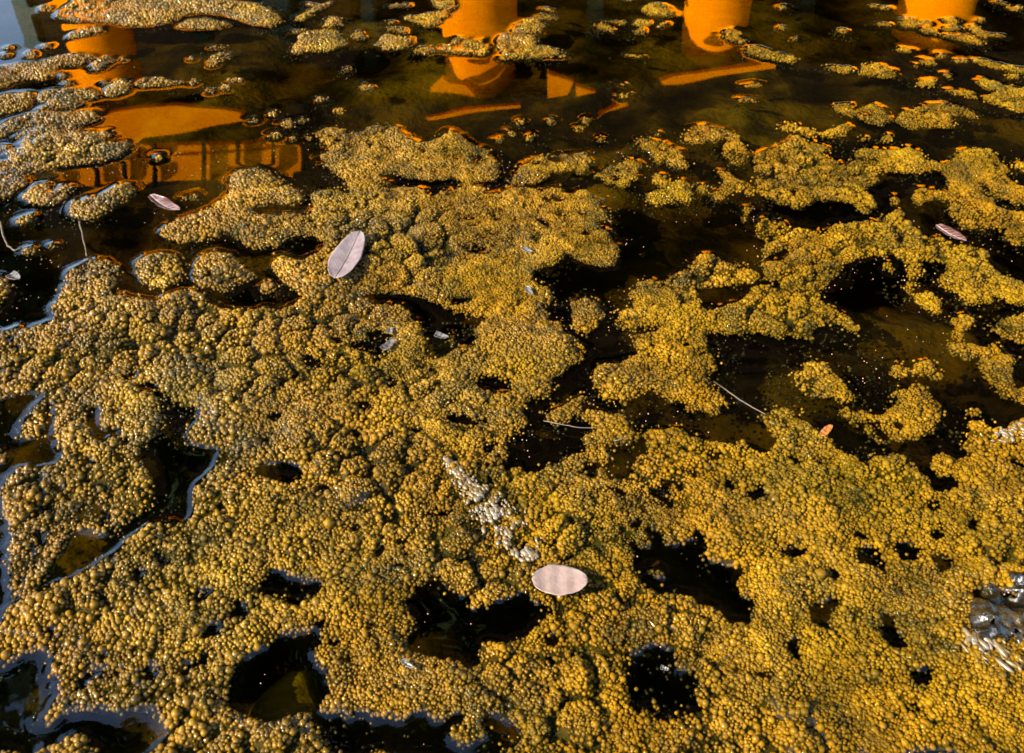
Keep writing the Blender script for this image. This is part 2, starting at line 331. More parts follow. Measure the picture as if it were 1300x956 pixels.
# ------------------------------------------------------------------ outlines of the floating algae, read off the photograph
# each line: A = algae added, W = open water cut out, D = a small round tuft (u v half-width half-height); '|' then what sets it apart
TRACE = '''
A 70,20 72,12 90,2 100,-12 240,-12 262,-6 300,0 330,4 350,14 361,25 345,31 322,29 300,22 285,17 262,14 245,15 225,22 200,28 185,31 160,31 145,27 125,26 98,26 80,22|long wide raft of bubbly algae farthest off at the upper left
A 218,33 240,23 258,21 280,26 295,29 280,33 250,35 230,34|thin amber streak of algae just below the farthest left raft
A 85,44 92,38 110,33 130,32 131,38 120,41 100,45 88,47|small capsule of algae on the reflected leftmost orange column
A 48,8 58,4 65,7 62,12 50,12
D 58,57 7,4
D 39,67 9,5
D 5,68 7,4
D 10,60 7,3
A -60,88 -8,84 20,79 50,78 66,74 78,68 92,65 105,67 120,68 126,71 116,73 108,78 92,81 75,83 68,88 66,95 52,99 35,98 18,101 5,108 -8,112 -60,125|glossy tapering algae band at the left edge below the sky reflection
A 113,82 122,74 132,70 145,69 147,73 138,79 130,85 120,87|small glossy algae lump at the tip of the upper left band
D 79,94 6,4
D 86,103 6,4
D 40,108 5,3
D 157,73 4,3
D 133,103 5,3
A 132,112 140,104 150,99 160,100 168,104 166,110 155,116 142,120 133,119|round beaded algae lump in the middle of the leftmost orange reflection
A 172,104 185,98 200,96 215,100 232,98 232,103 210,106 190,107 176,108|thin low algae streak right of the beaded lump at the left
D 244,103 8,4
D 268,113 5,3
D 287,108 8,5
A 262,80 264,72 275,67 290,65 296,67 285,75 275,82 267,83|small tilted amber algae tuft alone on dark water at the upper left
D 243,72 8,3
A -60,120 -8,122 10,118 30,116 42,118 45,124 38,131 25,137 8,141 -8,144 -60,150|rounded glossy algae lump at the left edge under the tapering band
A 46,124 55,116 75,111 95,111 115,113 126,116 125,121 110,124 105,130 95,136 75,134 60,135 50,140 47,138 62,129 60,126 50,128|forked algae patch between two rafts at the far left
A -60,175 -8,162 10,152 35,143 55,141 75,142 95,140 115,140 125,144 124,150 112,154 100,159 85,166 78,172 88,165 100,163 120,166 138,163 140,170 128,176 145,180 162,178 163,185 150,196 130,201 110,205 90,206 65,211 45,214 25,219 12,217 -8,213 -60,215 -60,205 -8,205 12,202 5,196 10,190 30,187 25,180 30,172 18,172 30,163 45,160 20,163 5,170 -8,172|broad ragged raft of white glinting algae at the left edge
D 5,186 8,4
D 200,197 7,5
D 297,184 7,5
D 115,72 4,3
A 375,21 385,15 400,7 420,0 425,2 412,8 400,15 385,24 376,24|narrow slanting algae streak at the top left of centre
A 410,31 412,23 422,19 432,22 432,30 420,33|small round algae tuft below the slanting streak near the top
A 369,60 378,50 378,42 390,39 405,38 412,36 422,36 436,42 441,53 430,58 415,62 395,63 380,65 371,64|oval amber algae island on dark green water at the top left of centre
A 443,42 450,37 460,36 464,45 455,48 447,46|little algae tuft just right of the oval amber island
A 475,55 480,46 490,41 505,44 522,46 525,52 515,58 500,61 485,60|flat amber algae island between the oval island and the central orange reflection
A 512,19 525,19 545,14 560,12 568,18 560,22 558,28 540,31 528,26 515,23|algae island touching the left side of the central orange reflection
A 545,-15 575,-15 578,8 570,14 560,11 548,3|algae tuft at the top edge on the left rim of the central orange reflection
A 522,60 535,57 560,56 570,54 575,46 588,43 600,49 615,47 622,52 622,64 612,69 595,67 575,65 560,63 540,65 527,64|long dark beaded algae strip crossing the central orange reflection
A 627,66 635,60 628,52 636,42 650,42 665,42 681,45 682,52 680,57 700,58 714,62 712,67 695,69 675,71 655,72 640,74 630,71|ragged algae island on the right half of the central orange reflection
A 650,36 655,27 670,21 685,23 693,31 688,38 675,41 660,41 650,40|round dull algae lump at the right rim of the central orange reflection
A 680,20 690,15 705,18 705,22 690,23
D 497,26 8,3
D 800,-4 9,3
A 815,8 822,3 840,2 852,8 853,17 845,19 825,17 816,13|barrel shaped algae lump with an orange end near the top centre
A 805,28 812,23 825,24 825,29 815,31
A 805,37 815,32 822,34 820,40 808,40
A 755,30 765,25 772,31 782,35 778,38 765,36
A 833,30 842,25 850,27 845,31 836,33
D 463,107 8,5
D 406,123 6,4
D 432,137 7,4
D 440,85 6,3
A 920,44 922,36 932,33 942,39 940,47 930,51|small dark ball of algae on the third orange reflection
A 945,62 948,57 960,57 975,60 995,66 1012,70 1014,75 1000,77 985,74 968,71 952,66|slanting log shaped algae strip right of the third orange reflection
D 943,51 7,3
D 993,6 9,4
D 992,33 8,3
D 1010,47 7,4
D 1070,36 7,4
D 1055,70 5,3
A 1042,82 1055,80 1075,81 1088,84 1088,88 1075,90 1055,87|thin low algae strip on dark water right of the log shaped strip
A 1092,88 1096,80 1108,77 1120,80 1137,88 1138,95 1125,96 1110,94 1096,94|orange glinting algae knot at the end of the thin strip upper right
A 1142,26 1155,21 1165,24 1182,25 1184,29 1165,31 1150,33 1145,30|algae sliver at the foot of the rightmost orange reflection
A 1196,22 1210,20 1222,25 1215,27 1200,26
A 1195,33 1202,29 1215,29 1222,34 1215,37 1200,36
A 1168,34 1180,31 1192,36 1190,41 1175,39
A 1232,30 1240,30 1250,37 1258,40 1255,46 1245,44 1235,40|small glinting algae lump right of the rightmost orange reflection
A 1198,41 1215,42 1232,44 1245,48 1253,53 1245,55 1228,50 1210,47
A 1168,73 1175,70 1190,73 1188,80 1175,80
D 1195,68 9,4
D 1222,75 10,4
A 1232,73 1245,72 1262,76 1280,81 1308,85 1340,90 1340,98 1308,92 1290,89 1270,85 1250,81|narrow white rimmed algae ribbon running out of the right edge
D 1222,86 8,4
D 1165,81 5,3
A 1165,104 1172,100 1185,97 1190,103 1180,107 1168,107
A 1196,91 1205,89 1212,95 1205,98
D 1160,120 6,4
D 1290,8 12,4
A 1238,100 1248,96 1262,100 1275,105 1308,112 1360,118 1360,150 1308,140 1290,138 1265,130 1245,122 1230,120 1215,117 1200,112 1202,108 1220,112 1240,115 1250,118 1262,118 1250,108|pale streaky algae raft at the right edge below the narrow ribbon
A 1058,130 1065,128 1080,128 1090,134 1105,129 1115,130 1125,140 1133,150 1125,156 1105,154 1090,148 1075,143 1062,138|left one of two hump backed algae islands at the upper right
A 1135,147 1142,138 1160,136 1170,132 1185,128 1200,127 1225,134 1242,143 1238,146 1220,144 1208,147 1216,156 1205,160 1185,159 1165,162 1150,158 1140,152|right one of two hump backed algae islands at the upper right
A 990,160 1000,153 1012,153 1025,159 1040,164 1058,160 1075,154 1082,160 1078,168 1060,171 1040,170 1022,168 1005,166
A 1120,172 1125,165 1132,168 1132,176 1122,178
D 1098,173 6,4
A 955,200 960,193 975,188 985,183 1000,176 1004,170 1020,170 1035,178 1050,184 1052,190 1045,193 1055,200 1070,202 1082,200 1085,190 1092,187 1115,187 1135,187 1148,182 1162,184 1175,190 1180,200 1190,205 1200,205 1210,198 1215,190 1230,187 1250,186 1262,190 1270,198 1277,207 1287,227 1308,242 1360,260 1360,310 1308,300 1300,306 1285,307 1275,295 1275,287 1262,285 1245,288 1225,286 1215,278 1208,265 1210,255 1195,250 1185,250 1170,257 1160,252 1160,237 1175,235 1190,238 1205,240 1203,224 1195,213 1165,217 1140,215 1120,219 1117,237 1100,236 1110,247 1115,258 1100,267 1090,264 1087,257 1075,252 1057,252 1037,250 1025,258 1012,262 990,254 972,247 961,237|large algae mat spread along the upper right with a white rim
W 1262,247 1280,250 1300,258 1330,266 1330,276 1308,270 1290,264 1270,260
A 1285,208 1300,200 1340,196 1340,215 1295,214
A 1128,250 1140,245 1145,253 1135,257
A 402,165 410,158 425,158 440,162 455,165 465,160 470,157 485,155 505,156 512,165 518,167 522,175 535,180 548,176 560,169 570,163 580,166 590,174 605,182 620,189 632,200 636,213 630,225 610,227 596,232 650,236 660,232 672,234 685,240 697,235 712,235 727,243 742,232 752,237 752,245 770,247 767,255 778,265 772,277 760,282 775,295 787,310 785,327 775,335 757,337 747,330 735,325 720,317 705,332 682,337 680,352 697,362 702,372 695,387 697,400 710,405 720,420 737,425 745,441 737,456 722,459 717,471 700,471 702,499 687,501 675,499 665,504 665,521 670,536 660,551 650,544 646,556 648,575 637,584 650,586 662,589 670,599 682,594 697,589 712,586 715,579 730,569 745,561 737,556 750,549 755,544 747,534 740,521 750,516 770,520 790,520 800,529 807,541 820,546 830,541 857,539 867,544 877,551 890,550 910,556 925,555 945,556 955,566 967,574 978,566 985,551 975,540 970,525 980,517 990,514 1008,515 1018,525 1030,535 1045,545 1055,550 1060,560 1068,568 1080,570 1092,575 1104,590 1110,577 1125,575 1140,570 1155,576 1165,590 1180,605 1187,617 1195,622 1215,620 1225,612 1205,598 1190,604 1177,596 1187,574 1185,563 1197,564 1205,574 1220,581 1230,576 1227,569 1218,560 1225,550 1232,540 1230,533 1245,530 1255,535 1262,545 1280,538 1295,527 1308,522 1360,515 1360,1010 -60,1010 -60,790 3,790 5,771 25,756 45,746 62,738 82,733 100,726 117,717 130,706 150,695 160,681 175,671 190,661 212,661 250,661 240,658 243,645 245,625 250,610 262,600 270,588 272,575 278,565 290,557 300,548 285,560 270,565 258,562 245,558 237,552 238,545 245,537 253,530 253,520 245,514 228,512 222,506 212,498 203,497 208,520 206,535 200,550 185,558 182,572 185,585 192,600 195,615 196,630 188,640 178,648 165,658 162,671 140,676 125,675 105,673 92,669 80,690 70,705 60,720 50,735 40,745 25,752 12,762 8,740 10,720 10,700 8,665 2,650 0,632 4,608 20,593 40,588 60,588 72,582 78,573 72,565 67,555 62,545 66,538 72,528 70,520 72,508 66,506 58,503 54,496 35,493 20,498 0,505 -60,512 -60,420 0,417 20,413 48,410 60,403 66,397 58,392 62,385 73,378 78,362 80,350 88,340 100,332 118,327 133,327 148,338 150,348 143,360 146,366 158,372 185,378 200,378 215,369 228,366 245,365 258,372 268,380 280,387 295,391 325,390 335,388 355,389 375,385 385,372 372,362 358,355 352,345 345,336 350,322 368,324 385,327 405,316 412,303 395,294 375,297 357,302 355,309 338,309 325,312 312,309 300,300 287,292 272,300 250,303 225,305 205,298 200,290 215,280 240,272 262,264 282,252 292,240 290,227 300,215 325,211 345,217 357,228 350,237 365,232 382,240 388,250 375,257 350,255 330,258 318,262 335,270 357,271 375,267 392,270 397,255 392,243 405,240 420,240 430,236 437,245 445,240 440,228 432,220 420,213 410,205 405,195 420,188 412,178 403,175|great main algae mat of tan bubbles covering the foreground
W 480,217 500,218 520,224 545,226 575,222 590,230 580,238 560,240 545,245 535,236 515,236 500,230 485,226
A 518,246 522,238 530,235 538,240 540,248 530,252
W 612,232 630,230 648,226 652,232 640,240 622,240
W 682,270 690,275 700,282 697,286 685,278
S 467,370 480,366 500,367 520,370 545,377 560,385 580,392 600,396 615,400 605,410 585,412 575,420 560,430 540,432 535,420 540,410 530,398 515,393 510,385 490,382 475,385 470,378
W 567,380 580,373 600,373 600,380 580,384
S 575,415 590,412 604,420 600,436 585,438 576,430
S 440,434 470,428 490,434 492,450 480,455 470,445 455,440
S 540,430 560,425 580,434 575,442 555,452 545,446
W 417,425 430,423 440,432 425,434
W 465,418 480,415 500,422 500,432 475,434
W 383,450 392,443 402,450 408,460 395,467 387,458
W 493,475 500,472 503,485 497,490
W 452,508 465,505 475,515 460,520
W 515,538 530,537 540,545 525,550
W 447,545 455,540 456,555
S 325,590 345,585 365,583 383,590 380,600 370,612 350,607 335,602 325,600
W 400,612 415,608 422,618 410,624
W 337,525 350,520 357,528 345,534
S 602,480 615,475 635,475 648,478 650,490 635,497 620,492 605,488
W 108,520 118,512 128,515 125,528 130,545 138,552 135,560 125,558 120,545 112,535
W 155,473 165,465 178,468 172,477 160,480
S 172,485 185,480 200,485 203,497 190,495 178,492
S -60,845 -8,840 15,832 30,825 45,820 58,825 66,835 62,845 66,855 68,880 40,930 -60,940
D 42,842 5,4
W 165,720 178,718 183,728 175,738 168,735
W 240,755 252,745 268,743 275,752 262,760 248,766
S 330,735 342,722 358,720 372,728 385,735 405,735 408,745 400,752 388,758 382,770 372,765 360,758 348,758 335,750
W 325,705 335,700 345,705 335,712
S 290,868 300,845 308,832 320,825 335,818 350,800 362,795 385,798 405,800 400,815 395,825 402,835 410,845 412,856 415,870 400,900 340,915 285,890
W 513,765 518,752 530,748 535,735 545,725 555,728 565,738 578,745 590,755 605,757 618,762 625,768 640,760 650,752 660,748 672,750 700,771 682,786 665,801 655,808 625,811 610,813 602,831 565,831 545,828 525,826 517,821 519,803 530,791 525,773
A 597,762 605,756 618,757 622,768 610,772 600,770
W 770,570 780,562 800,560 810,572 805,580 800,592 790,600 778,606 774,600 776,585
W 787,683 800,679 815,688 825,695 830,690 822,672 830,666 838,675 848,688 862,684 880,676 890,670 897,682 900,705 925,712 945,715 950,722 930,740 945,755 965,762 955,775 960,790 945,785 925,785 912,770 905,768 890,765 885,755 870,750 850,752 840,750 830,742 820,735 810,725 808,715 812,700 800,692
A 823,725 828,715 840,712 850,718 852,730 845,735 832,732
W 1000,692 1015,690 1028,697 1022,705 1005,705
W 797,850 800,835 812,830 820,815 832,810 845,815 855,820 860,830 858,840 862,850 880,845 885,855 882,870 885,890 840,905 800,890
W 697,810 705,800 712,815 703,822
W 1088,695 1098,688 1108,692 1112,705 1105,715 1092,710
W 1047,720 1055,714 1068,722 1072,732 1060,733
W 1135,690 1145,682 1160,685 1170,700 1162,706 1148,700
W 1023,770 1030,760 1045,758 1055,752 1065,755 1062,768 1055,785 1048,795 1038,790 1030,780
W 1117,770 1128,768 1138,785 1142,800 1150,815 1145,825 1132,815 1122,795
W 1232,752 1245,743 1270,742 1290,745 1308,748 1330,760 1308,775 1290,768 1275,760 1255,755
W 1192,606 1205,600 1213,605 1215,618 1205,622 1195,618
W 1005,578 1015,576 1020,583 1010,586
W 1230,650 1242,655 1245,668 1235,672 1228,662
W 950,620 962,615 968,625 955,632
W 1190,660 1200,672 1195,682 1183,672
W 1010,800 1018,810 1022,830 1012,835 1003,815
W 930,840 940,835 942,850 934,855
A 23,545 28,533 37,520 47,506 55,505 55,520 55,535 52,548 45,553 33,555 25,552|finger of algae with a blue rim in the small left pool
A -60,560 -8,566 5,566 12,575 8,584 -8,587 -60,590
A 172,330 185,320 205,317 222,322 234,332 232,345 222,356 205,366 190,362 178,352 172,342|dark mossy algae lump just above the main mat at the left
A 243,345 245,330 258,320 275,317 292,320 306,330 314,340 322,342 330,345 322,352 305,358 285,365 265,364 250,357|dome shaped algae island with big bubbles above the main mat at the left
A 325,361 338,355 350,358 350,365 335,368
A 84,265 92,254 108,250 124,248 138,238 152,231 168,232 172,240 160,252 142,262 128,273 110,277 95,274|bent sausage shaped algae island alone near the left edge
A -60,225 -8,222 10,219 30,222 36,230 25,240 8,248 -8,258 -60,262|algae lump at the left edge level with the bent sausage island
A 26,247 34,240 45,232 60,229 66,235 58,241 70,240 80,233 90,233 92,240 84,248 70,255 55,258 40,257 30,252|twin lobed glossy algae island left of the bent sausage island
A 17,277 28,271 42,268 48,273 38,279 25,284
D 37,315 13,7
D 68,308 8,4
D 74,332 7,4
D 20,384 9,5
A -60,342 -8,345 6,350 12,362 8,376 -8,382 -60,385
D 235,249 6,3
D 247,247 7,4
D 320,150 8,4
D 365,155 10,6
D 350,168 9,6
D 345,142 8,5
D 383,150 7,5
D 372,173 8,5
D 395,172 6,4
A 647,232 655,215 665,203 680,198 700,195 720,192 745,191 755,200 750,210 735,218 722,213 700,218 690,225 675,230 662,230|arched algae island just above the middle of the main mat
A 752,218 765,214 775,207 785,200 810,200 818,208 812,222 800,230 790,233 775,230 765,225|rounded algae island between the arched one and the dark pool
A 808,175 815,172 830,175 845,180 860,185 870,188 868,196 878,205 868,212 855,208 845,203 838,205 832,200 825,190 815,185|ragged algae island at the upper middle above the dark pool
A 822,250 822,240 832,236 828,222 832,217 845,220 850,228 865,225 880,232 885,245 878,253 865,256 845,257 830,255|low algae island along the top of the big dark pool
A 882,235 895,232 902,238 895,242 885,241
A 865,175 872,163 880,157 900,158 920,162 935,167 945,172 930,175 918,172 908,178 895,180 880,180 868,178|flat topped algae island right of centre near the top
A 915,190 918,182 928,175 940,174 950,180 953,190 948,200 940,205 925,202
D 763,175 9,4
A 825,165 835,160 845,163 847,170 835,168
D 634,174 8,5
D 650,165 9,5
D 672,170 8,5
D 700,152 8,5
D 722,145 9,5
D 745,150 10,6
D 660,152 7,4
D 735,160 9,5
A 905,250 905,243 915,238 920,225 910,214 922,214 935,222 948,228 962,233 966,241 955,243 942,238 928,244 914,253
A 943,275 945,260 957,257 955,270 947,280
A 797,375 805,362 812,353 830,352 850,350 862,342 875,335 884,325 892,317 905,321 920,325 940,331 955,338 964,345 962,352 950,356 930,357 905,359 883,362 890,375 893,386 902,391 920,385 945,372 960,359 972,350 972,338 966,325 968,305 963,292 958,281 975,274 985,274 995,280 1002,287 1017,287 1035,290 1043,292 1055,282 1075,280 1107,277 1120,277 1125,270 1135,262 1147,262 1152,272 1160,282 1175,290 1182,297 1205,299 1212,305 1237,308 1250,313 1260,320 1250,325 1260,333 1275,345 1300,357 1360,375 1360,400 1308,388 1280,380 1270,373 1262,382 1250,380 1240,385 1230,385 1220,373 1207,365 1193,358 1190,350 1203,345 1200,332 1188,326 1172,328 1172,342 1162,355 1158,372 1150,365 1154,350 1155,332 1145,326 1130,322 1112,320 1095,324 1080,330 1067,335 1062,347 1057,354 1047,360 1042,372 1050,382 1065,390 1080,400 1095,415 1092,420 1075,417 1067,410 1055,407 1037,410 1032,417 1037,432 1025,427 1012,425 995,425 975,422 950,420 930,422 905,415 897,434 902,441 907,451 912,464 900,471 905,486 922,501 930,509 922,511 907,524 892,516 882,521 875,514 865,509 850,509 835,499 825,489 810,497 800,506 790,509 777,504 765,506 757,489 755,479 752,464 757,456 775,456 785,459 800,449 810,444 805,434 802,430 812,421 805,417 797,417 782,410 780,400 785,390 810,387 800,380|wide branching algae mat right of centre with a long pointed arm
W 805,417 820,412 840,408 845,412 830,418 812,421
W 975,324 990,319 1006,314 1003,320 985,327 972,330
A 1120,330 1130,327 1138,335 1135,343 1125,342
A 1157,375 1165,369 1180,370 1195,378 1200,388 1195,394 1180,390 1165,384|small oval algae island in the dark pool at the right
D 1127,403 7,5
A 722,380 735,375 750,375 765,385 770,400 762,412 750,420 735,418 725,408 728,395
A 690,525 700,515 720,510 735,495 745,492 750,503 738,512 735,525 715,535 700,535
A 1010,485 1015,470 1022,457 1032,454 1045,459 1060,470 1075,482 1085,495 1087,502 1078,505 1070,507 1060,502 1045,500 1028,496 1018,492|teardrop shaped algae island alone in the dark pool at the right
A 1065,518 1075,512 1095,516 1110,520 1127,519 1137,511 1145,501 1130,496 1145,490 1155,484 1172,485 1182,491 1190,504 1197,514 1195,526 1190,539 1182,549 1172,551 1150,559 1137,554 1120,561 1112,556 1097,546 1097,534 1085,534 1072,526|curled algae island right of the teardrop island
W 1112,545 1120,540 1130,543 1132,552 1120,554
A 1130,468 1135,460 1145,455 1155,458 1165,454 1180,453 1195,457 1205,465 1207,474 1195,482 1185,478 1175,475 1160,472 1148,475 1138,475|small lumpy algae island above the curled one
A 1200,436 1206,425 1208,415 1207,400 1215,395 1230,395 1240,402 1235,410 1225,420 1228,428 1235,430 1260,432 1275,440 1288,455 1292,470 1285,475 1292,485 1308,490 1360,495 1360,520 1295,515 1288,505 1278,500 1265,490 1255,478 1245,470 1248,460 1235,455 1215,450 1205,442|arching algae island with bright wet rim near the right edge
A 1255,415 1270,405 1285,395 1300,392 1360,396 1360,440 1295,430 1285,428 1275,425 1262,420|algae lump at the right edge above the arching island
A 1225,515 1235,512 1250,520 1248,525 1235,524
'''
X0, X1, Y0, Y1, GS = -1.90, 1.90, 0.36, 3.20, 0.0029
NX, NY = int((X1 - X0) / GS), int((Y1 - Y0) / GS)
gx = X0 + (np.arange(NX) + 0.5) * GS
gy = Y0 + (np.arange(NY) + 0.5) * GS
GX, GY = np.meshgrid(gx, gy)

def vnoise(x, y, scale, seed):              # smooth value noise, about -1..1
    r = np.random.default_rng(seed).random((256, 256)) * 2 - 1
    x, y = x * scale, y * scale
    xi, yi = np.floor(x).astype(int), np.floor(y).astype(int)
    fx, fy = x - xi, y - yi
    fx, fy = fx * fx * (3 - 2 * fx), fy * fy * (3 - 2 * fy)
    a, b = r[yi % 256, xi % 256], r[yi % 256, (xi + 1) % 256]
    c, d = r[(yi + 1) % 256, xi % 256], r[(yi + 1) % 256, (xi + 1) % 256]
    return (a * (1 - fx) + b * fx) * (1 - fy) + (c * (1 - fx) + d * fx) * fy
def fbm(x, y, scale, seed, octv=4, gain=0.5):
    s, a, t = 0.0, 1.0, 0.0
    for k in range(octv):
        s = s + a * vnoise(x + 13.7 * k, y - 7.1 * k, scale * 2 ** k, seed + k)
        t += a
        a *= gain
    return s / t
def box_blur(a, r):
    for ax in (0, 1):
        c = np.cumsum(np.pad(a, [(r + 1, r) if i == ax else (0, 0) for i in (0, 1)], mode='edge'), axis=ax, dtype=np.float64)
        n = a.shape[ax]
        a = (np.take(c, np.arange(2 * r + 1, 2 * r + 1 + n), ax) - np.take(c, np.arange(n), ax)) / (2 * r + 1)
    return a

# ragged edges: look the outlines up at slightly displaced places
rag = np.clip((to_px(GX, GY)[0] - 250) / 350, 0.25, 1)
wx = GX + 0.0060 * fbm(GX, GY, 38, 1, 3, 0.7) + 0.0042 * rag * fbm(GX, GY, 120, 7, 2, 0.8)
wy = GY + 0.0075 * fbm(GX, GY, 38, 5, 3, 0.7) + 0.0050 * rag * fbm(GX, GY, 120, 9, 2, 0.8)
mask = np.zeros((NY, NX), bool)
shallow = np.zeros((NY, NX), np.float32)
owner = np.full((NY, NX), -1, np.int16)
names = []
# beyond the photograph the same cover goes on
pu, pv = to_px(wx, wy)
gen = fbm(GX, GY, 6.5, 31, 4) + 0.10 - 0.5 * np.clip((GY - 1.9), 0, 1)
outside = (pu < -55) | (pu > 1355) | (pv > 905)
mask |= outside & (gen > 0.0)
# thin broken strands adrift on the far water, scattered between the traced ones
rs_ = random.Random(23)
extra = []
for k in range(46):
    u, v = rs_.uniform(180, 1300), rs_.uniform(-6, 128)
    if 545 < u < 680 and v < 130 or 860 < u < 955 and v < 90: continue
    a, b, s = rs_.uniform(5, 17), rs_.uniform(1.2, 2.6), rs_.uniform(-0.15, 0.28)
    extra.append('A ' + ' '.join('%.1f,%.1f' % (u + a * math.cos(q * 0.6283), v + b * math.sin(q * 0.6283) + s * a * math.cos(q * 0.6283)) for q in range(10)))
for ln in extra + TRACE.strip().split('\n'):
    head, _, lab = ln.partition('|')
    tok = head.split()
    op = tok[0]
    pts = [tuple(float(q) for q in t.split(',')) for t in tok[1:]]
    if op == 'D':
        (u, v), (a, b) = pts
        a, b = a * 0.8, b * 0.75
        pts = [(u + a * math.cos(k * 0.5236), v + b * math.sin(k * 0.5236)) for k in range(12)]
    P = np.array([at(u, v, 0.005)[:2] for u, v in pts])
    x0, y0 = P.min(0) - 0.02
    x1, y1 = P.max(0) + 0.02
    i0, i1 = max(0, int((x0 - X0) / GS)), min(NX, int((x1 - X0) / GS) + 1)
    j0, j1 = max(0, int((y0 - Y0) / GS)), min(NY, int((y1 - Y0) / GS) + 1)
    if i0 >= i1 or j0 >= j1: continue
    sx, sy = wx[j0:j1, i0:i1], wy[j0:j1, i0:i1]
    ins = np.zeros(sx.shape, bool)
    for (ax, ay), (bx, by) in zip(P, np.roll(P, -1, 0)):
        if ay == by: continue
        ins ^= ((ay > sy) != (by > sy)) & (sx < (bx - ax) * (sy - ay) / (by - ay) + ax)
    if op in 'WS':
        mask[j0:j1, i0:i1] &= ~ins
        if op == 'S': shallow[j0:j1, i0:i1][ins] = 1
    else:
        if len(P) > 200: ins &= ~(outside[j0:j1, i0:i1] & (gen[j0:j1, i0:i1] < -0.12))
        mask[j0:j1, i0:i1] |= ins
        owner[j0:j1, i0:i1][ins] = len(names)
        names.append(lab)

def edt(m, Rr):                             # distance (m) to the nearest True cell, up to Rr cells
    INF = 1e6
    g = np.where(m, 0.0, INF)
    f = g.copy()
    for k in range(1, Rr + 1):
        f[:, k:] = np.minimum(f[:, k:], g[:, :-k] + k * k)
        f[:, :-k] = np.minimum(f[:, :-k], g[:, k:] + k * k)
    g = f.copy()
    for k in range(1, Rr + 1):
        f[k:] = np.minimum(f[k:], g[:-k] + k * k)
        f[:-k] = np.minimum(f[:-k], g[k:] + k * k)
    return np.sqrt(np.minimum(f, Rr * Rr)) * GS
# little holes, nibbled rims and thin winding channels all over
pits = fbm(GX, GY, 24, 41, 3, 0.6)
mask &= ~(pits < -0.66 + 0.06 * np.clip((pu - 700) / 300, 0, 1))
s0 = edt(~mask, 8)
nib_ = fbm(GX, GY, 48, 301, 3, 0.85)
mask &= (s0 + 0.0075 * nib_ * (0.35 + 0.65 * rag) > 0.0028)
ch = np.abs(fbm(GX, GY, 13, 311, 4, 0.65))
where_ = np.clip(fbm(GX, GY, 4.0, 321, 2) * 2.5 + 0.2 + 0.55 * np.clip((pu - 450) / 500, 0, 1), 0, 1)
mask &= ~(ch < 0.048 * where_)
# connected pieces (runs joined row by row)
parent_ = []
def find(a):
    while parent_[a] != a:
        parent_[a] = parent_[parent_[a]]
        a = parent_[a]
    return a
lab_img = np.full((NY, NX), -1, np.int32)
prev = []
for j in range(NY):
    row = np.flatnonzero(np.diff(np.concatenate(([0], mask[j].astype(np.int8), [0]))))
    cur = []
    k = 0
    for s, e in zip(row[::2], row[1::2]):
        idx = len(parent_)
        parent_.append(idx)
        while k < len(prev) and prev[k][1] < s: k += 1
        q = k
        while q < len(prev) and prev[q][0] <= e:
            a, b = find(prev[q][2]), find(idx)
            parent_[max(a, b)] = min(a, b)
            q += 1
        cur.append((s, e, idx))
        lab_img[j, s:e] = idx
    prev = cur
root = np.array([find(i) for i in range(len(parent_))])
lab_img[mask] = root[lab_img[mask]]
ids, cnt = np.unique(lab_img[mask], return_counts=True)
small = ids[cnt * GS * GS < 1.1e-4]
kill = np.isin(lab_img, small)
mask[kill] = False
lab_img[kill] = -1

d_out = edt(mask, 36)
d_in = edt(~mask, 36)
sdf = box_blur(box_blur(np.where(mask, d_in - GS / 2, -(d_out - GS / 2)), 1), 1)

# height of the algae: domed at the rims, lumpy on top, sinking away under the water outside
lump = fbm(GX, GY, 16, 51, 4, 0.55)
lump2 = 1 - 2 * np.abs(fbm(GX, GY, 26, 61, 3, 0.5))      # ridged folds
def worley(cs, seed):                       # distance to the nearest and second nearest of scattered clump centres
    x, y = GX + 0.010 * fbm(GX, GY, 22, seed + 1, 2), GY + 0.010 * fbm(GX, GY, 22, seed + 3, 2)
    ci, cj = np.floor(x / cs).astype(int), np.floor(y / cs).astype(int)
    rj = np.random.default_rng(seed).random((64, 64, 2))
    f1 = np.full(x.shape, 9.0)
    f2 = np.full(x.shape, 9.0)
    for a in (-1, 0, 1):
        for b in (-1, 0, 1):
            q = rj[(cj + b) % 64, (ci + a) % 64]
            d = np.hypot((ci + a + q[..., 0]) * cs - x, (cj + b + q[..., 1]) * cs - y)
            f2 = np.minimum(f2, np.maximum(f1, d))
            f1 = np.minimum(f1, d)
    return f1 / cs, f2 / cs
w1, w2 = worley(0.046, 401)
v1, v2 = worley(0.021, 411)
openn = np.clip(fbm(GX, GY, 5.5, 421, 3) * 2.4 + 0.30 + 0.25 * np.clip((pu - 500) / 400, -0.5, 1), 0, 1)
valley = np.clip(1 - (w2 - w1) / 0.34, 0, 1) * openn
h_in = 0.0035 * (1 - np.exp(-np.maximum(sdf, 0) / 0.010)) + np.clip(sdf / 0.022, 0, 1) * (0.0085 * (1 - w1 ** 2) + 0.0035 * (1 - v1 ** 2) + 0.0050 * lump - 0.0035 - 0.019 * valley ** 1.2)
fr_n = fbm(GX, GY, 10, 71, 3)
shallow = np.maximum(box_blur(shallow, 3), np.clip(fbm(GX, GY, 4.2, 211, 3) * 2.4 - 0.45, 0, 0.7))
h_out = -0.0015 + np.minimum(sdf, 0) * 1.6
crease = np.clip((0.11 - np.abs(fbm(GX, GY, 17, 131, 3, 0.6))) / 0.09, 0, 1) * np.clip(fbm(GX, GY, 5, 141, 2) * 2.2 + 0.45, 0, 1)
crease = crease * np.clip((sdf - 0.010) / 0.010, 0, 1)
h_in = h_in - 0.005 * crease * np.clip(sdf / 0.008, 0, 1)
H = np.where(sdf > 0, h_in, h_out) - 0.001
H = box_blur(H, 1)

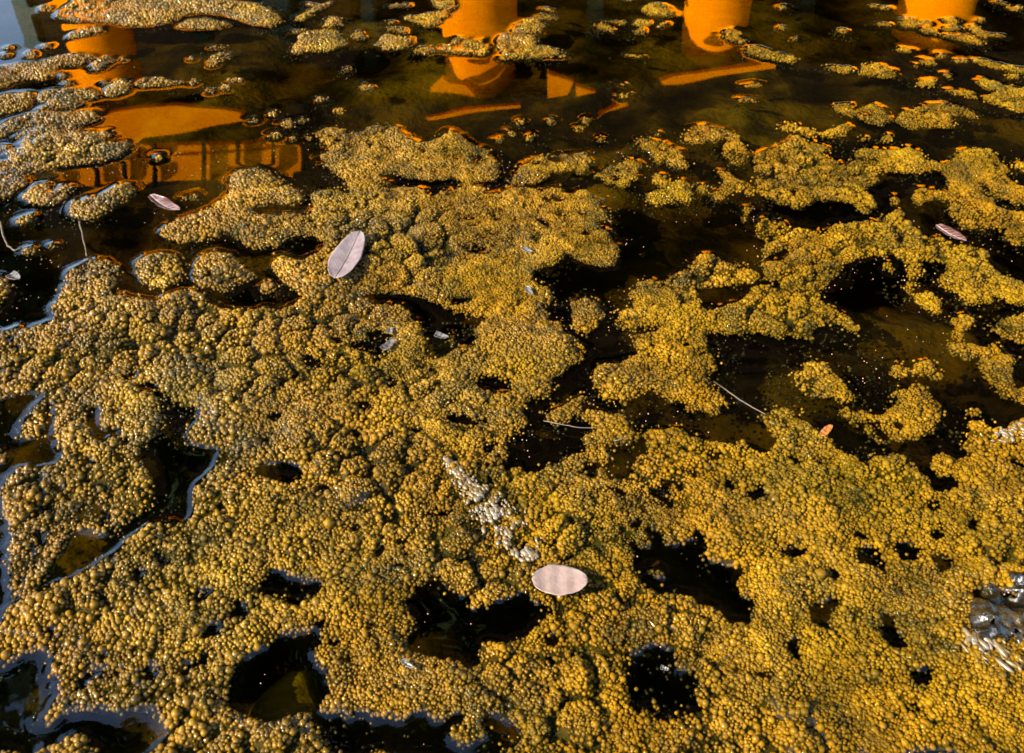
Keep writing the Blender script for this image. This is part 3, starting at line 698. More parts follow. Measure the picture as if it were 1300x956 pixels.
def samp(A, x, y):
    fx, fy = (np.asarray(x) - X0) / GS - 0.5, (np.asarray(y) - Y0) / GS - 0.5
    fx, fy = np.clip(fx, 0, NX - 1.001), np.clip(fy, 0, NY - 1.001)
    i, j = fx.astype(int), fy.astype(int)
    a, b = fx - i, fy - j
    return (A[j, i] * (1 - a) + A[j, i + 1] * a) * (1 - b) + (A[j + 1, i] * (1 - a) + A[j + 1, i + 1] * a) * b

# ------------------------------------------------------------------ the setting: ground, kerb, pond bed, water
PXA, PXB, PYA, PYB, GZ = -4.2, 4.2, 0.18, 5.0, 0.12
G = 600.0
gco = [(-G, -G), (PXA, -G), (PXB, -G), (G, -G), (-G, PYA), (PXA, PYA), (PXB, PYA), (G, PYA), (-G, PYB), (PXA, PYB), (PXB, PYB), (G, PYB), (-G, G), (PXA, G), (PXB, G), (G, G)]
gfa = [(j * 4 + i, j * 4 + i + 1, j * 4 + i + 5, j * 4 + i + 4) for j in range(3) for i in range(3) if (i, j) != (1, 1)]
tag(link('ground', mesh_np('ground', [(x, y, GZ) for x, y in gco], gfa, False), M['ground']), kind='structure')
bm = bmesh.new()
for a in ((PXA - 0.25, PXB + 0.25, PYA - 0.25, PYA), (PXA - 0.25, PXB + 0.25, PYB, PYB + 0.25)):
    box_bm(*a, -0.5, GZ + 0.03, bm=bm)
for a in ((PXA - 0.25, PXA), (PXB, PXB + 0.25)):
    box_bm(*a, PYA + 0.001, PYB - 0.001, -0.5, GZ + 0.028, bm=bm)
tag(bm_obj('kerb', bm, M['kerb']), kind='structure')

def grid_faces(nr, nc):
    a = (np.arange(nr - 1)[:, None] * nc + np.arange(nc - 1)[None, :]).ravel()
    return np.stack([a, a + 1, a + nc + 1, a + nc], 1)
# water: level between the mats, drawn up in a meniscus along every rim
tt = np.concatenate([-1 - np.linspace(1, 0.1, 8), np.linspace(-1, 1, 680), 1 + np.linspace(0.1, 1, 8)])
yy = [PYA - 0.03, 0.30]
y, st = 0.38, 0.0026
while y < 3.12:
    yy.append(y)
    y += 0.0026 + 0.0024 * (y - 0.4)
yy += [3.2, 3.5, 4.0, 4.5, PYB + 0.03]
yy = np.array(yy)
T, YW = np.meshgrid(tt, yy)
hw = 0.80 + 0.37 * np.clip(YW - 0.4, 0, 3)
XW = np.where(np.abs(T) <= 1, T * hw, np.sign(T) * (hw + (np.abs(T) - 1) * (PXB + 0.03 - hw)))
inside = (XW > X0) & (XW < X1) & (YW > Y0) & (YW < Y1)
dw = box_blur(np.where(mask, 0.0, d_out), 1)
men_h = 0.0042 * (1 + 0.35 * fbm(GX, GY, 12, 91, 2))
PU, PV = to_px(GX, GY)
Hb = box_blur(box_blur(H, 2), 2)
wet = np.clip(fbm(GX, GY, 9, 151, 3) * 1.3 + 0.75 * np.clip((560 - PU) / 380, 0, 1) + 0.25 * np.clip((PU - 900) / 300, 0, 1) - 0.15 + 0.9 * np.clip((200 - PU) / 100, 0, 1) * np.clip((290 - PV) / 60, 0, 1), -0.3, 1)
film = Hb - 0.0025 + 0.0050 * wet * np.clip(sdf / 0.006, 0, 1)
zw_g = box_blur(np.where(mask, np.maximum(men_h * (0.25 + 0.75 * np.exp(-np.maximum(sdf, 0) / 0.012)), film), men_h * np.exp(-dw / 0.0058)), 1)
ZW = np.where(inside, samp(zw_g, XW, YW), 0.0)
nr_, nc_ = XW.shape
top = np.stack([XW, YW, ZW], -1).reshape(-1, 3)
nv = len(top)
lowl = np.stack([XW[:, 0], YW[:, 0], np.full(nr_, -0.46)], -1)
lowr = np.stack([XW[:, -1], YW[:, -1], np.full(nr_, -0.46)], -1)
i_ = np.arange(nr_ - 1)
lft, rgt = nv + i_, nv + nr_ + i_
tl, tr = i_ * nc_, i_ * nc_ + nc_ - 1
wf = np.concatenate([grid_faces(nr_, nc_), np.stack([tl, tl + nc_, lft + 1, lft], 1), np.stack([tr, rgt, rgt + 1, tr + nc_], 1), np.stack([lft, lft + 1, rgt + 1, rgt], 1),
                     [[0, nv, nv + nr_, nc_ - 1], [(nr_ - 1) * nc_, nr_ * nc_ - 1, nv + 2 * nr_ - 1, nv + nr_ - 1]]])
wme = mesh_np('water', np.concatenate([top, lowl, lowr]), wf)
sm_ = np.ones(len(wf), bool)
sm_[(nr_ - 1) * (nc_ - 1):] = False
wme.polygons.foreach_set('use_smooth', sm_)
tag(link('water', wme, M['water']), kind='structure')

BX, BY = XW[::2, ::2], YW[::2, ::2]
inside = (BX > X0) & (BX < X1) & (BY > Y0) & (BY < Y1)
dd = np.where(inside, samp(d_out, BX, BY), 0.09)
bz = -0.112 + 0.045 * np.clip((BY - 1.6) / 0.5, 0, 1) + 0.055 * fbm(BX, BY, 5.0, 81, 4) + 0.016 * fbm(BX, BY, 30, 85, 3)
sh_ = np.where(inside, samp(shallow, BX, BY), 0.0)
bz = bz * (1 - sh_) + sh_ * (-0.046 + 0.016 * fbm(BX, BY, 26, 89, 3))      # sunk weed banks
bz = np.minimum(bz, -0.010)
bz = box_blur(bz, 2)
tag(link('pond_bed', mesh_np('pond_bed', np.stack([BX, BY, bz], -1).reshape(-1, 3), grid_faces(*BX.shape)), M['bed']), kind='structure')

# ------------------------------------------------------------------ bubbles: where and how large
def spacing_at(u, v):                       # how far apart the bubbles sit, in metres
    s = 0.0044 - 0.0004 * np.clip((v - 600) / 250, 0, 1)
    s = s + 0.0012 * np.clip((560 - u) / 300, 0, 1)
    s = s - 0.0013 * np.exp(-((u - 640) / 200) ** 2 - ((v - 310) / 120) ** 2)
    s = s + 0.0006 * np.clip((160 - v) / 160, 0, 1)
    return s
# large ones first
nb = 14000
lx, ly = rng.uniform(X0 + 0.01, X1 - 0.01, nb * 4), rng.uniform(Y0 + 0.01, Y1 - 0.01, nb * 4)
lu, lv = to_px(lx, ly)
ls = samp(sdf, lx, ly)
lr = spacing_at(lu, lv) * rng.uniform(0.68, 1.25, len(lx)) ** 1.2 * 0.95
ok = (ls > lr * 1.1) & (lu > -80) & (lu < 1380) & (lv < 985) & (rng.random(len(lx)) < 0.10 + 0.9 * np.clip(fbm(lx, ly, 7, 161, 2) * 1.6, 0, 1)) & (samp(crease, lx, ly) < 0.3)
lx, ly, lr = lx[ok], ly[ok], lr[ok]
hsh = {}
cell = 0.013
bx, by, br = [], [], []
for x, y, r in zip(lx.tolist(), ly.tolist(), lr.tolist()):
    i, j = int(math.floor(x / cell)), int(math.floor(y / cell))
    if all((q[0] - x) ** 2 + (q[1] - y) ** 2 > (r + q[2]) ** 2 for a in (i - 1, i, i + 1) for b in (j - 1, j, j + 1) for q in hsh.get((a, b), ())):
        hsh.setdefault((i, j), []).append((x, y, r))
        bx.append(x); by.append(y); br.append(r)
big = np.zeros((NY, NX), np.float32)        # ground taken by the large ones
for x, y, r in zip(bx, by, br):
    i, j, k = int((x - X0) / GS), int((y - Y0) / GS), int(r / GS) + 1
    w = ((gx[i - k:i + k + 1][None] - x) ** 2 + (gy[j - k:j + k + 1][:, None] - y) ** 2) < (r * 0.98) ** 2
    big[j - k:j + k + 1, i - k:i + k + 1][w] = 1
bx, by, br = [np.array(bx)], [np.array(by)], [np.array(br)]
# the rest: an uneven packing, three spacings that fade into each other
classes = [0.0033, 0.0040, 0.0048, 0.0058]
for ci, s in enumerate(classes):
    hx, hy = np.meshgrid(np.arange(X0 + 0.01, X1 - 0.01, s), np.arange(Y0 + 0.01, Y1 - 0.01, s * 0.866))
    hx = hx + (np.arange(hx.shape[0])[:, None] % 2) * s * 0.5
    # bend the rows so that no lattice shows
    hx, hy = hx + 0.012 * fbm(hx, hy, 14, 171, 2), hy + 0.012 * fbm(hx, hy, 14, 175, 2)
    hx = (hx + rng.normal(0, 0.20 * s, hx.shape)).ravel()
    hy = (hy + rng.normal(0, 0.20 * s, hy.shape)).ravel()
    q = samp(sdf, hx, hy)
    u, v = to_px(hx, hy)
    ok = (q > -0.0012) & (u > -80) & (u < 1380) & (v < 985) & (hx > X0 + 0.02) & (hx < X1 - 0.02) & (hy > Y0 + 0.02) & (hy < Y1 - 0.02)
    hx, hy, q, u, v = hx[ok], hy[ok], q[ok], u[ok], v[ok]
    want = spacing_at(u, v) * (1 + 0.28 * fbm(hx, hy, 13, 181, 3))
    near = np.argmin(np.abs(np.array(classes)[:, None] - want[None]), 0) == ci
    ok = near & (samp(big, hx, hy) < 0.5) & (rng.random(len(hx)) > np.maximum((samp(crease, hx, hy) - 0.35) * 1.4, samp(valley, hx, hy) * 0.75 - 0.1))
    hx, hy, q = hx[ok], hy[ok], q[ok]
    r = 0.57 * s * np.exp(rng.normal(0, 0.26, len(hx)))
    r = np.clip(r, 0.0010, np.maximum(0.0013, q * 0.9 + 0.0030))
    bx.append(hx); by.append(hy); br.append(r)
bx, by, br = np.concatenate(bx), np.concatenate(by), np.concatenate(br)
# a few sunk crumbs on the slopes under water
fx_ = rng.uniform(X0 + 0.01, X1 - 0.01, 520000)
fy_ = rng.uniform(Y0 + 0.01, Y1 - 0.01, 520000)
fs = samp(sdf, fx_, fy_)
fu, fv = to_px(fx_, fy_)
fsh = samp(shallow, fx_, fy_)
ok = (fs < -0.0015) & (fu > -60) & (fu < 1360) & (fv < 980) & (rng.random(len(fx_)) < np.maximum(np.exp(fs / 0.010) * 0.9, (fsh > 0.35) * 0.30 * (fs > -0.07)) * np.clip(0.4 + fbm(fx_, fy_, 12, 191, 2) * 1.5, 0, 0.9))
fx_, fy_, fsh, fs = fx_[ok], fy_[ok], fsh[ok], fs[ok]
n_top = len(bx)
bx, by = np.concatenate([bx, fx_]), np.concatenate([by, fy_])
br = np.concatenate([br, rng.uniform(0.0010, 0.0027, len(fx_))])
gh_y, gh_x = np.gradient(H, GS)
nxs, nys = -samp(gh_x, bx, by), -samp(gh_y, bx, by)
nl = np.sqrt(nxs ** 2 + nys ** 2 + 1)
bz_ = samp(H, bx, by) + br * 0.12 / nl + rng.normal(0, 0.0007, len(br))
bz_[n_top:] = np.minimum(0.0 - 0.002 - rng.random(len(fx_)) * 0.012 + 0.25 * np.maximum(fs, -0.02), -0.002)
loose = np.flatnonzero((fs > -0.010) & (rng.random(len(fs)) < 0.30))          # crumbs that float loose along the rims
bz_[n_top + loose] = samp(zw_g, fx_[loose], fy_[loose]) - 0.0003
bx_p, by_p = bx + br * 0.12 * nxs / nl, by + br * 0.12 * nys / nl
print('bubbles', len(br))

# ------------------------------------------------------------------ which piece each spot belongs to
lab_d = lab_img.copy()
for _ in range(1):
    n = lab_d.copy()
    for sl_a, sl_b in (((slice(1, None), slice(None)), (slice(None, -1), slice(None))), ((slice(None, -1), slice(None)), (slice(1, None), slice(None))),
                       ((slice(None), slice(1, None)), (slice(None), slice(None, -1))), ((slice(None), slice(None, -1)), (slice(None), slice(1, None)))):
        t = n[sl_a]
        s = lab_d[sl_b]
        n[sl_a] = np.where((t < 0) & (s >= 0), s, t)
    lab_d = n
ids, cnt = np.unique(lab_img[mask], return_counts=True)
b_lab = lab_d[np.clip(((by - Y0) / GS).astype(int), 0, NY - 1), np.clip(((bx - X0) / GS).astype(int), 0, NX - 1)]
lab_far = lab_d.copy()
for _ in range(14):
    n = lab_far.copy()
    for ax in (0, 1):
        for sh in (1, -1):
            s = np.roll(lab_far, sh, ax)
            n = np.where((n < 0) & (s >= 0), s, n)
    lab_far = n
b_lab = lab_far[np.clip(((by - Y0) / GS).astype(int), 0, NY - 1), np.clip(((bx - X0) / GS).astype(int), 0, NX - 1)]

# low-poly bubble for the islands
seg = 8
rings = [R(a) for a in (32, 62, 90, 116)]
tv = [(0, 0, 1.0)] + [(math.sin(p) * math.cos(2 * math.pi * k / seg), math.sin(p) * math.sin(2 * math.pi * k / seg), math.cos(p)) for p in rings for k in range(seg)]
tf = [(0, 1 + k, 1 + (k + 1) % seg) for k in range(seg)]
for q in range(3):
    for k in range(seg):
        a, b = 1 + q * seg + k, 1 + q * seg + (k + 1) % seg
        tf += [(a, a + seg, b + seg), (a, b + seg, b)]
tv, tf = np.array(tv), np.array(tf)
def bubbles_mesh(name, x, y, z, r):
    ang = rng.uniform(0, 6.28, len(r))
    ca, sa = np.cos(ang)[:, None], np.sin(ang)[:, None]
    vx = x[:, None] + r[:, None] * (tv[None, :, 0] * ca - tv[None, :, 1] * sa)
    vy = y[:, None] + r[:, None] * (tv[None, :, 0] * sa + tv[None, :, 1] * ca)
    vz = z[:, None] + r[:, None] * tv[None, :, 2]
    co = np.stack([vx, vy, vz], -1).reshape(-1, 3)
    fa = (tf[None] + (np.arange(len(r)) * len(tv))[:, None, None]).reshape(-1, 3)
    return mesh_np(name, co, fa)

# many bubbles of a large mat: points that each carry one sphere
gn = bpy.data.node_groups.new('bubbles_on_points', 'GeometryNodeTree')
gn.interface.new_socket('Geometry', in_out='INPUT', socket_type='NodeSocketGeometry')
gn.interface.new_socket('Geometry', in_out='OUTPUT', socket_type='NodeSocketGeometry')
gi, go = gn.nodes.new('NodeGroupInput'), gn.nodes.new('NodeGroupOutput')
us = gn.nodes.new('GeometryNodeMeshUVSphere')
us.inputs['Segments'].default_value = 14
us.inputs['Rings'].default_value = 9
us.inputs['Radius'].default_value = 1.0
ss = gn.nodes.new('GeometryNodeSetShadeSmooth')
sm = gn.nodes.new('GeometryNodeSetMaterial')
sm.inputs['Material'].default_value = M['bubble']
iop = gn.nodes.new('GeometryNodeInstanceOnPoints')
na = gn.nodes.new('GeometryNodeInputNamedAttribute')
na.data_type = 'FLOAT'
na.inputs['Name'].default_value = 'rad'
gn.links.new(us.outputs['Mesh'], ss.inputs['Geometry'])
gn.links.new(ss.outputs[0], sm.inputs['Geometry'])
gn.links.new(sm.outputs[0], iop.inputs['Instance'])
gn.links.new(gi.outputs[0], iop.inputs['Points'])
rv = gn.nodes.new('FunctionNodeRandomValue')
rv.data_type = 'FLOAT_VECTOR'
rv.inputs[0].default_value = (0.86, 0.86, 0.80)
rv.inputs[1].default_value = (1.16, 1.16, 1.10)
vm = gn.nodes.new('ShaderNodeVectorMath')
vm.operation = 'SCALE'
gn.links.new(rv.outputs[0], vm.inputs[0])
gn.links.new(na.outputs[0], vm.inputs['Scale'])
gn.links.new(vm.outputs[0], iop.inputs['Scale'])
rr_ = gn.nodes.new('FunctionNodeRandomValue')
rr_.data_type = 'FLOAT_VECTOR'
rr_.inputs[1].default_value = (0.5, 0.5, 6.28)
gn.links.new(rr_.outputs[0], iop.inputs['Rotation'])
gn.links.new(iop.outputs[0], go.inputs[0])
def bubbles_points(name, x, y, z, r):
    me = bpy.data.meshes.new(name)
    me.vertices.add(len(x))
    me.vertices.foreach_set('co', np.ascontiguousarray(np.stack([x, y, z], -1), np.float32).ravel())
    at_ = me.attributes.new('rad', 'FLOAT', 'POINT')
    at_.data.foreach_set('value', np.ascontiguousarray(r, np.float32))
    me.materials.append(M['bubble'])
    return me

# ------------------------------------------------------------------ the mats and islands themselves
S2 = 2
Hs, Ls = H[::S2, ::S2], lab_d[::S2, ::S2]
GXs, GYs = GX[::S2, ::S2], GY[::S2, ::S2]
nr, nc = Hs.shape
flat = np.stack([GXs, GYs, Hs], -1).reshape(-1, 3)
cell_lab = Ls[:-1, :-1].copy()
for q in (Ls[1:, :-1], Ls[:-1, 1:], Ls[1:, 1:]):
    cell_lab = np.maximum(cell_lab, q)
cell_ok = (Ls[:-1, :-1] >= 0) & (Ls[1:, :-1] >= 0) & (Ls[:-1, 1:] >= 0) & (Ls[1:, 1:] >= 0)
allf = grid_faces(nr, nc).reshape(nr - 1, nc - 1, 4)
def body_mesh(c):
    f = allf[cell_ok & (cell_lab == c)]
    if len(f) == 0: return None
    used, inv = np.unique(f, return_inverse=True)
    return mesh_np('algae_body', flat[used], inv.reshape(f.shape))
unit_bub = None
THINGS = []
vis_u, vis_v = to_px(bx, by)
big_px = br * FPX / (by * cP + CAM_H * sP) * ((vis_u > 2) & (vis_u < 1298) & (vis_v > 0) & (vis_v < 954))
n_th = 0
for c, n_c in sorted(zip(ids.tolist(), cnt.tolist()), key=lambda t: -t[1]):
    sel = lab_img == c
    jj, ii = np.nonzero(sel)
    mx, my = float(gx[int(ii.mean())]), float(gy[int(jj.mean())])
    us_, vs_ = to_px(gx[ii], gy[jj])
    seen = ((us_ > 0) & (us_ < 1300) & (vs_ > 0) & (vs_ < 956)).sum()
    area = n_c * GS * GS
    ow = owner[sel]
    ow = ow[ow >= 0]
    lab = names[np.bincount(ow).argmax()] if len(ow) else ''
    if seen == 0: lab = 'algae cover floating beyond the edge of the picture'
    bsel = b_lab == c
    if seen == 0 and area < 0.02: continue
    large = area > 0.06
    pts_ = area > 0.0012
    root_o = empty('algae_mat' if large else ('algae_island' if area > 0.0012 else 'algae_tuft'), (mx, my, 0))
    off = np.array([mx, my, 0.0])
    bmsh = body_mesh(c)
    if bmsh:
        bmsh.transform(Matrix.Translation((-mx, -my, 0)))
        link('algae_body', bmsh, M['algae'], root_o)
    k = np.flatnonzero(bsel)
    if large and len(k):
        top = k[np.argsort(-big_px[k])[:300]]
        top = top[big_px[top] > 4.6]
        if unit_bub is None:
            bmx = bmesh.new()
            bmesh.ops.create_uvsphere(bmx, u_segments=16, v_segments=10, radius=1.0)
            unit_bub = bpy.data.meshes.new('bubble')
            bmx.to_mesh(unit_bub)
            bmx.free()
            unit_bub.polygons.foreach_set('use_smooth', np.ones(len(unit_bub.polygons), bool))
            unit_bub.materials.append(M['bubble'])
        for t in top.tolist():
            o = bpy.data.objects.new('bubble', unit_bub)
            C.objects.link(o)
            o.parent = root_o
            o.location = (bx_p[t] - mx, by_p[t] - my, bz_[t])
            o.scale = (br[t],) * 3
        k = np.setdiff1d(k, top)
    if len(k):
        if pts_:
            o = link('bubbles', bubbles_points('bubbles', bx_p[k] - mx, by_p[k] - my, bz_[k], br[k]), None, root_o)
            md = o.modifiers.new('bubbles', 'NODES')
            md.node_group = gn
        else:
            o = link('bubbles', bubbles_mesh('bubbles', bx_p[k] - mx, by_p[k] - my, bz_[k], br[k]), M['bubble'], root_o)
        o['kind'] = 'stuff'
    THINGS.append((root_o, lab, mx, my, seen))
    n_th += 1
named, first = [], set()
for o, lab, x, y, seen in THINGS:           # largest first: the largest piece keeps the outline's own label
    if lab and lab not in first and seen:
        first.add(lab)
        named.append((o, lab, x, y))
        tag(o, lab, 'algae')
side_used = {}
for o, lab, x, y, seen in THINGS:
    if 'label' in o: continue
    if not seen:
        tag(o, 'algae patch floating past the %s edge of the picture' % ('left' if x < -0.3 else 'right' if x > 0.3 else 'bottom'), 'algae', 'algae beyond the picture')
        continue
    cands = [q for q in named if 'main' not in q[1] and 'mat' not in q[1]]
    q = min(cands, key=lambda n: (n[2] - x) ** 2 + ((n[3] - y) * 0.7) ** 2)
    dx, dy = x - q[2], (y - q[3]) * 0.7
    way = ('to the right of' if dx > 0 else 'to the left of') if abs(dx) > abs(dy) else ('beyond' if dy > 0 else 'in front of')
    short = ' '.join(q[1].split()[:8])
    while short.split()[-1] in ('the', 'of', 'a', 'on', 'in', 'at', 'and', 'with', 'left', 'right', 'two', 'near', 'just', 'below', 'above', 'an', 'to'):
        short = ' '.join(short.split()[:-1])
    t = 'tiny algae tuft %s the %s' % (way, short)
    side_used.setdefault(t, []).append(o)
    tag(o, t, 'algae')
rank = ['nearest', 'second', 'third', 'fourth', 'fifth', 'sixth', 'seventh', 'eighth', 'ninth', 'tenth', 'eleventh', 'twelfth', 'thirteenth', 'fourteenth']
for t, obs in side_used.items():            # several on one side: count them off from the island
    if len(obs) > 1:
        q = min(named, key=lambda n: 0 if ' '.join(n[1].split()[:4]) in t else 1)
        obs.sort(key=lambda o: (o.location.x - q[2]) ** 2 + (o.location.y - q[3]) ** 2)
        for k, o in enumerate(obs):
            w = t.replace('tiny algae tuft', rank[min(k, 13)] + ' tiny tuft').split()[:16]
            while w[-1] in ('the', 'of', 'a', 'on', 'in', 'at', 'and', 'with', 'between', 'left', 'right', 'two', 'near', 'just', 'below', 'above', 'an', 'to'):
                w = w[:-1]
            o['label'] = ' '.join(w)
            o['group'] = t.replace('tiny algae tuft', 'tufts')
print('algae things', n_th)

# ------------------------------------------------------------------ across the pond: the pavilion that the water mirrors
D = 6.0
pav = empty('pavilion', (0, D, GZ))
tag(pav, 'orange columned pavilion with dark steep roof across the pond, mirrored in the water', 'pavilion')
def padd(name, bm, mat, parent=None, smooth=False):
    bmesh.ops.translate(bm, verts=bm.verts, vec=(0, -D, -GZ))
    return bm_obj(name, bm, mat, parent or pav, smooth)
tops = []
for (ua, ub, v, vt) in ((85, 168, 45, 132), (562, 656, 50, 123), (866, 950, 30, 84), (1141, 1237, 5, 62)):
    a, b = mir(ua, v, D), mir(ub, v, D)
    cx, r = (a.x + b.x) / 2, (b.x - a.x) / 2
    zt = mir((ua + ub) / 2, vt, D - r).z
    tops.append((cx, zt))
    bm = bmesh.new()
    n = 40
    prof = [(r * 1.35, GZ), (r * 1.35, GZ + 0.12), (r * 1.12, GZ + 0.16), (r * 1.05, GZ + 0.30), (r, zt - 0.5), (r * 0.96, zt)]
    rg = [[bm.verts.new((cx + q * math.cos(6.28318 * k / n), D + q * math.sin(6.28318 * k / n), z)) for k in range(n)] for q, z in prof]
    for p, q in zip(rg, rg[1:]):
        for k in range(n): bm.faces.new((p[k], p[(k + 1) % n], q[(k + 1) % n], q[k]))
    bm.faces.new(rg[-1])
    padd('column', bm, M['orange'], smooth=True)
xl, xr = mir(22, 20, D).x, 6.0
line = [(xl - 0.25, tops[0][1] + 0.02)] + tops + [(xr, tops[-1][1] - 0.1)]
for (xa, za), (xb, zb) in zip(line, line[1:]):          # lintel, length by length
    padd('lintel', prism_bm([(xa, D - 0.26, za + 0.002), (xb - 0.004, D - 0.26, zb + 0.002), (xb - 0.004, D - 0.26, zb + 0.30), (xa, D - 0.26, za + 0.30)], (0, 0.5, 0)), M['wood'])
# upper wall between lintel and eave
pts = [(x, D + 0.0, z + 0.31) for x, z in line]
padd('upper_wall', prism_bm(pts + [(xr, D + 0.0, 3.2), (xl - 0.25, D + 0.0, 3.2)], (0, 0.2, 0)), M['wood'])
# floor, back wall, green posts inside
padd('floor', box_bm(xl - 0.3, xr, D - 0.5, D + 4.5, GZ - 0.1, GZ + 0.02), M['kerb'])
padd('back_wall', box_bm(mir(24, 20, D + 1.3).x, xr - 0.21, D + 1.3, D + 1.5, GZ + 0.02, 4.4), M['wood'])  # interior shade put into the near-black wall colour
padd('side_wall', box_bm(xr - 0.2, xr, D + 0.3, D + 4.19, GZ + 0.02, 4.5), M['wood'])
for ua, ub in ((26, 47), (241, 264), (340, 372), (460, 478), (745, 765), (1010, 1030)):
    a, b = mir(ua, 40, D + 0.45), mir(ub, 40, D + 0.45)
    padd('post', box_bm(a.x, b.x, D + 0.45, D + 0.45 + (b.x - a.x), GZ + 0.02, 2.9, bevel=0.01), M['green'])
# orange boards on the front
def board(name, uv, d, t=0.05, mat='orange'):
    return padd(name, prism_bm([mir(u, v, d) for u, v in uv], (0, t, 0)), M[mat])
board('gable_panel', [(108, 151), (130, 141), (175, 134), (225, 131), (285, 139), (335, 151), (290, 160), (230, 170), (160, 181), (128, 165)], D - 0.40)
board('bracket', [(546, 119), (562, 97), (570, 108), (590, 112), (604, 120)], D - 0.36)
board('bracket', [(694, 121), (695, 96), (728, 105), (724, 112), (720, 118)], D - 0.36)
board('bracket', [(730, 109), (758, 117), (732, 121)], D - 0.36)
board('fascia_board', [(838, 103), (852, 98), (900, 90), (985, 76), (985, 84), (930, 94), (860, 106), (842, 107)], D - 0.36)
board('fascia_board', [(540, 150), (590, 137), (660, 131), (660, 136), (600, 142), (545, 155)], D - 0.36)
board('fascia_board', [(762, 145), (790, 132), (800, 134), (768, 143)], D - 0.36)
# balcony: orange panels held between dark posts and rails
xs = [70, 120, 155, 195, 258, 300, 345, 382]
for ua, ub in zip(xs, xs[1:]):
    sl = lambda u: (u - 70) * -0.06
    board('balcony_panel', [(ua + 0.8, 206 + sl(ua)), (ub - 0.8, 206 + sl(ub)), (ub - 0.8, 236 + sl(ub)), (ua + 0.8, 236 + sl(ua))], D - 0.34)
for u in xs:
    board('balcony_post', [(u - 1.5, 190 - 0.06 * (u - 70)), (u + 1.5, 190 - 0.06 * (u - 70)), (u + 1.5, 250 - 0.06 * (u - 70)), (u - 1.5, 250 - 0.06 * (u - 70))], D - 0.42, 0.06, 'wood')
board('balcony_rail', [(66, 197), (384, 178), (384, 184), (66, 203)], D - 0.34)
# steep roof: battens of tile in courses
ra, rb = Vector((0, D - 0.45, 3.05)), Vector((0, D + 2.6, 7.8))
nco = 16
for q in range(nco):
    p0, p1 = ra.lerp(rb, q / nco), ra.lerp(rb, (q + 1.12) / nco)
    padd('roof_course', prism_bm([(xl - 0.6, p0.y, p0.z), (xl - 0.6, p1.y, p1.z - 0.05), (xl - 0.6, p1.y, p1.z + 0.02), (xl - 0.6, p0.y - 0.03, p0.z + 0.07)], (xr + 0.9 - xl, 0, 0)), M['roof'])
padd('roof_back', prism_bm([(xl - 0.6, D + 2.62, 7.9), (xl - 0.6, D + 5.4, 3.3), (xl - 0.6, D + 5.4, 3.2), (xl - 0.6, D + 2.62, 7.78)], (xr + 0.9 - xl, 0, 0)), M['roof'])

# unseen tall trees added behind the pavilion to darken what the water mirrors
def tree_parts(seed, h):
    rs = random.Random(seed)
    bm = bmesh.new()
    tube_bm([(0, 0, 0), (0.1, 0.05, h * 0.2), (-0.05, 0.1, h * 0.45), (0.15, 0, h * 0.8)], 0.38, 0.10, 10, bm)
    tips = []
    for k in range(14):
        z0 = h * rs.uniform(0.25, 0.75)
        a = rs.uniform(0, 6.28)
        L = rs.uniform(1.6, 3.4)
        e = Vector((math.cos(a) * L, math.sin(a) * L, z0 + rs.uniform(0.6, 2.2)))
        tube_bm([(0.05, 0.03, z0), (e.x * 0.5, e.y * 0.5, z0 + (e.z - z0) * 0.35), e], 0.11, 0.03, 6, bm)
        tips.append(e)
    co, fa = [], []
    r2 = np.random.default_rng(seed)
    cl = [(t.x, t.y, t.z, rs.uniform(1.0, 1.8)) for t in tips] + [(rs.gauss(0, 1.4), rs.gauss(0, 1.4), h * rs.uniform(0.3, 0.98), rs.uniform(1.0, 1.9)) for _ in range(24)]
    for (x, y, z, r) in cl:
        n = 260
        d = r2.normal(size=(n, 3))
        d /= np.linalg.norm(d, axis=1)[:, None]
        p = np.array([x, y, z]) + d * (r * r2.random((n, 1)) ** 0.4)
        a, b = r2.normal(size=(n, 3)), r2.normal(size=(n, 3))
        a /= np.linalg.norm(a, axis=1)[:, None]
        b -= a * (a * b).sum(1)[:, None]
        b /= np.linalg.norm(b, axis=1)[:, None]
        s = r2.uniform(0.16, 0.34, (n, 1))
        q = np.stack([p - a * s, p + b * s * 0.5, p + a * s, p - b * s * 0.5], 1)
        base = sum(len(w) for w in co)
        co.append(q.reshape(-1, 3))
        fa.append(np.arange(n * 4).reshape(-1, 4) + base)
    me_t = bpy.data.meshes.new('trunk')
    bm.to_mesh(me_t)
    bm.free()
    me_t.materials.append(M['bark'])
    me_c = mesh_np('crown', np.concatenate(co), np.concatenate(fa), False)
    me_c.materials.append(M['leafgreen'])
    return me_t, me_c
protos = [tree_parts(3, 17.0), tree_parts(8, 15.0)]
words = ['tall dense tree behind the left end of the pavilion', 'tall tree second from the left behind the pavilion', 'tall tree behind the middle of the pavilion roof',
         'tall tree second from the right behind the pavilion', 'tall tree behind the right end of the pavilion', 'tall tree past the right end of the pavilion',
         'tall dark tree in the second row behind the pavilion, left', 'tall dark tree in the second row behind the pavilion, middle', 'tall dark tree in the second row behind the pavilion, right']
for i, (x, y, s, a) in enumerate([(-5.2, 12.5, 1.45, 0.3), (-1.6, 12.6, 1.5, 1.7), (1.9, 12.4, 1.55, 2.9), (5.4, 12.6, 1.5, 4.1), (8.6, 12.0, 1.4, 5.0), (10.6, 9.0, 1.1, 0.9),
                                  (-3.6, 16.5, 1.75, 2.0), (1.2, 16.8, 1.8, 0.4), (5.6, 16.6, 1.75, 3.6)]):
    t = empty('tall_tree', (x, y, GZ), a)
    t.scale = (s, s, s)
    tag(t, words[i], 'tree', 'trees behind the pavilion')
    for nm, me in zip(('trunk', 'crown'), protos[i % 2]):
        link(nm, me, None, t)

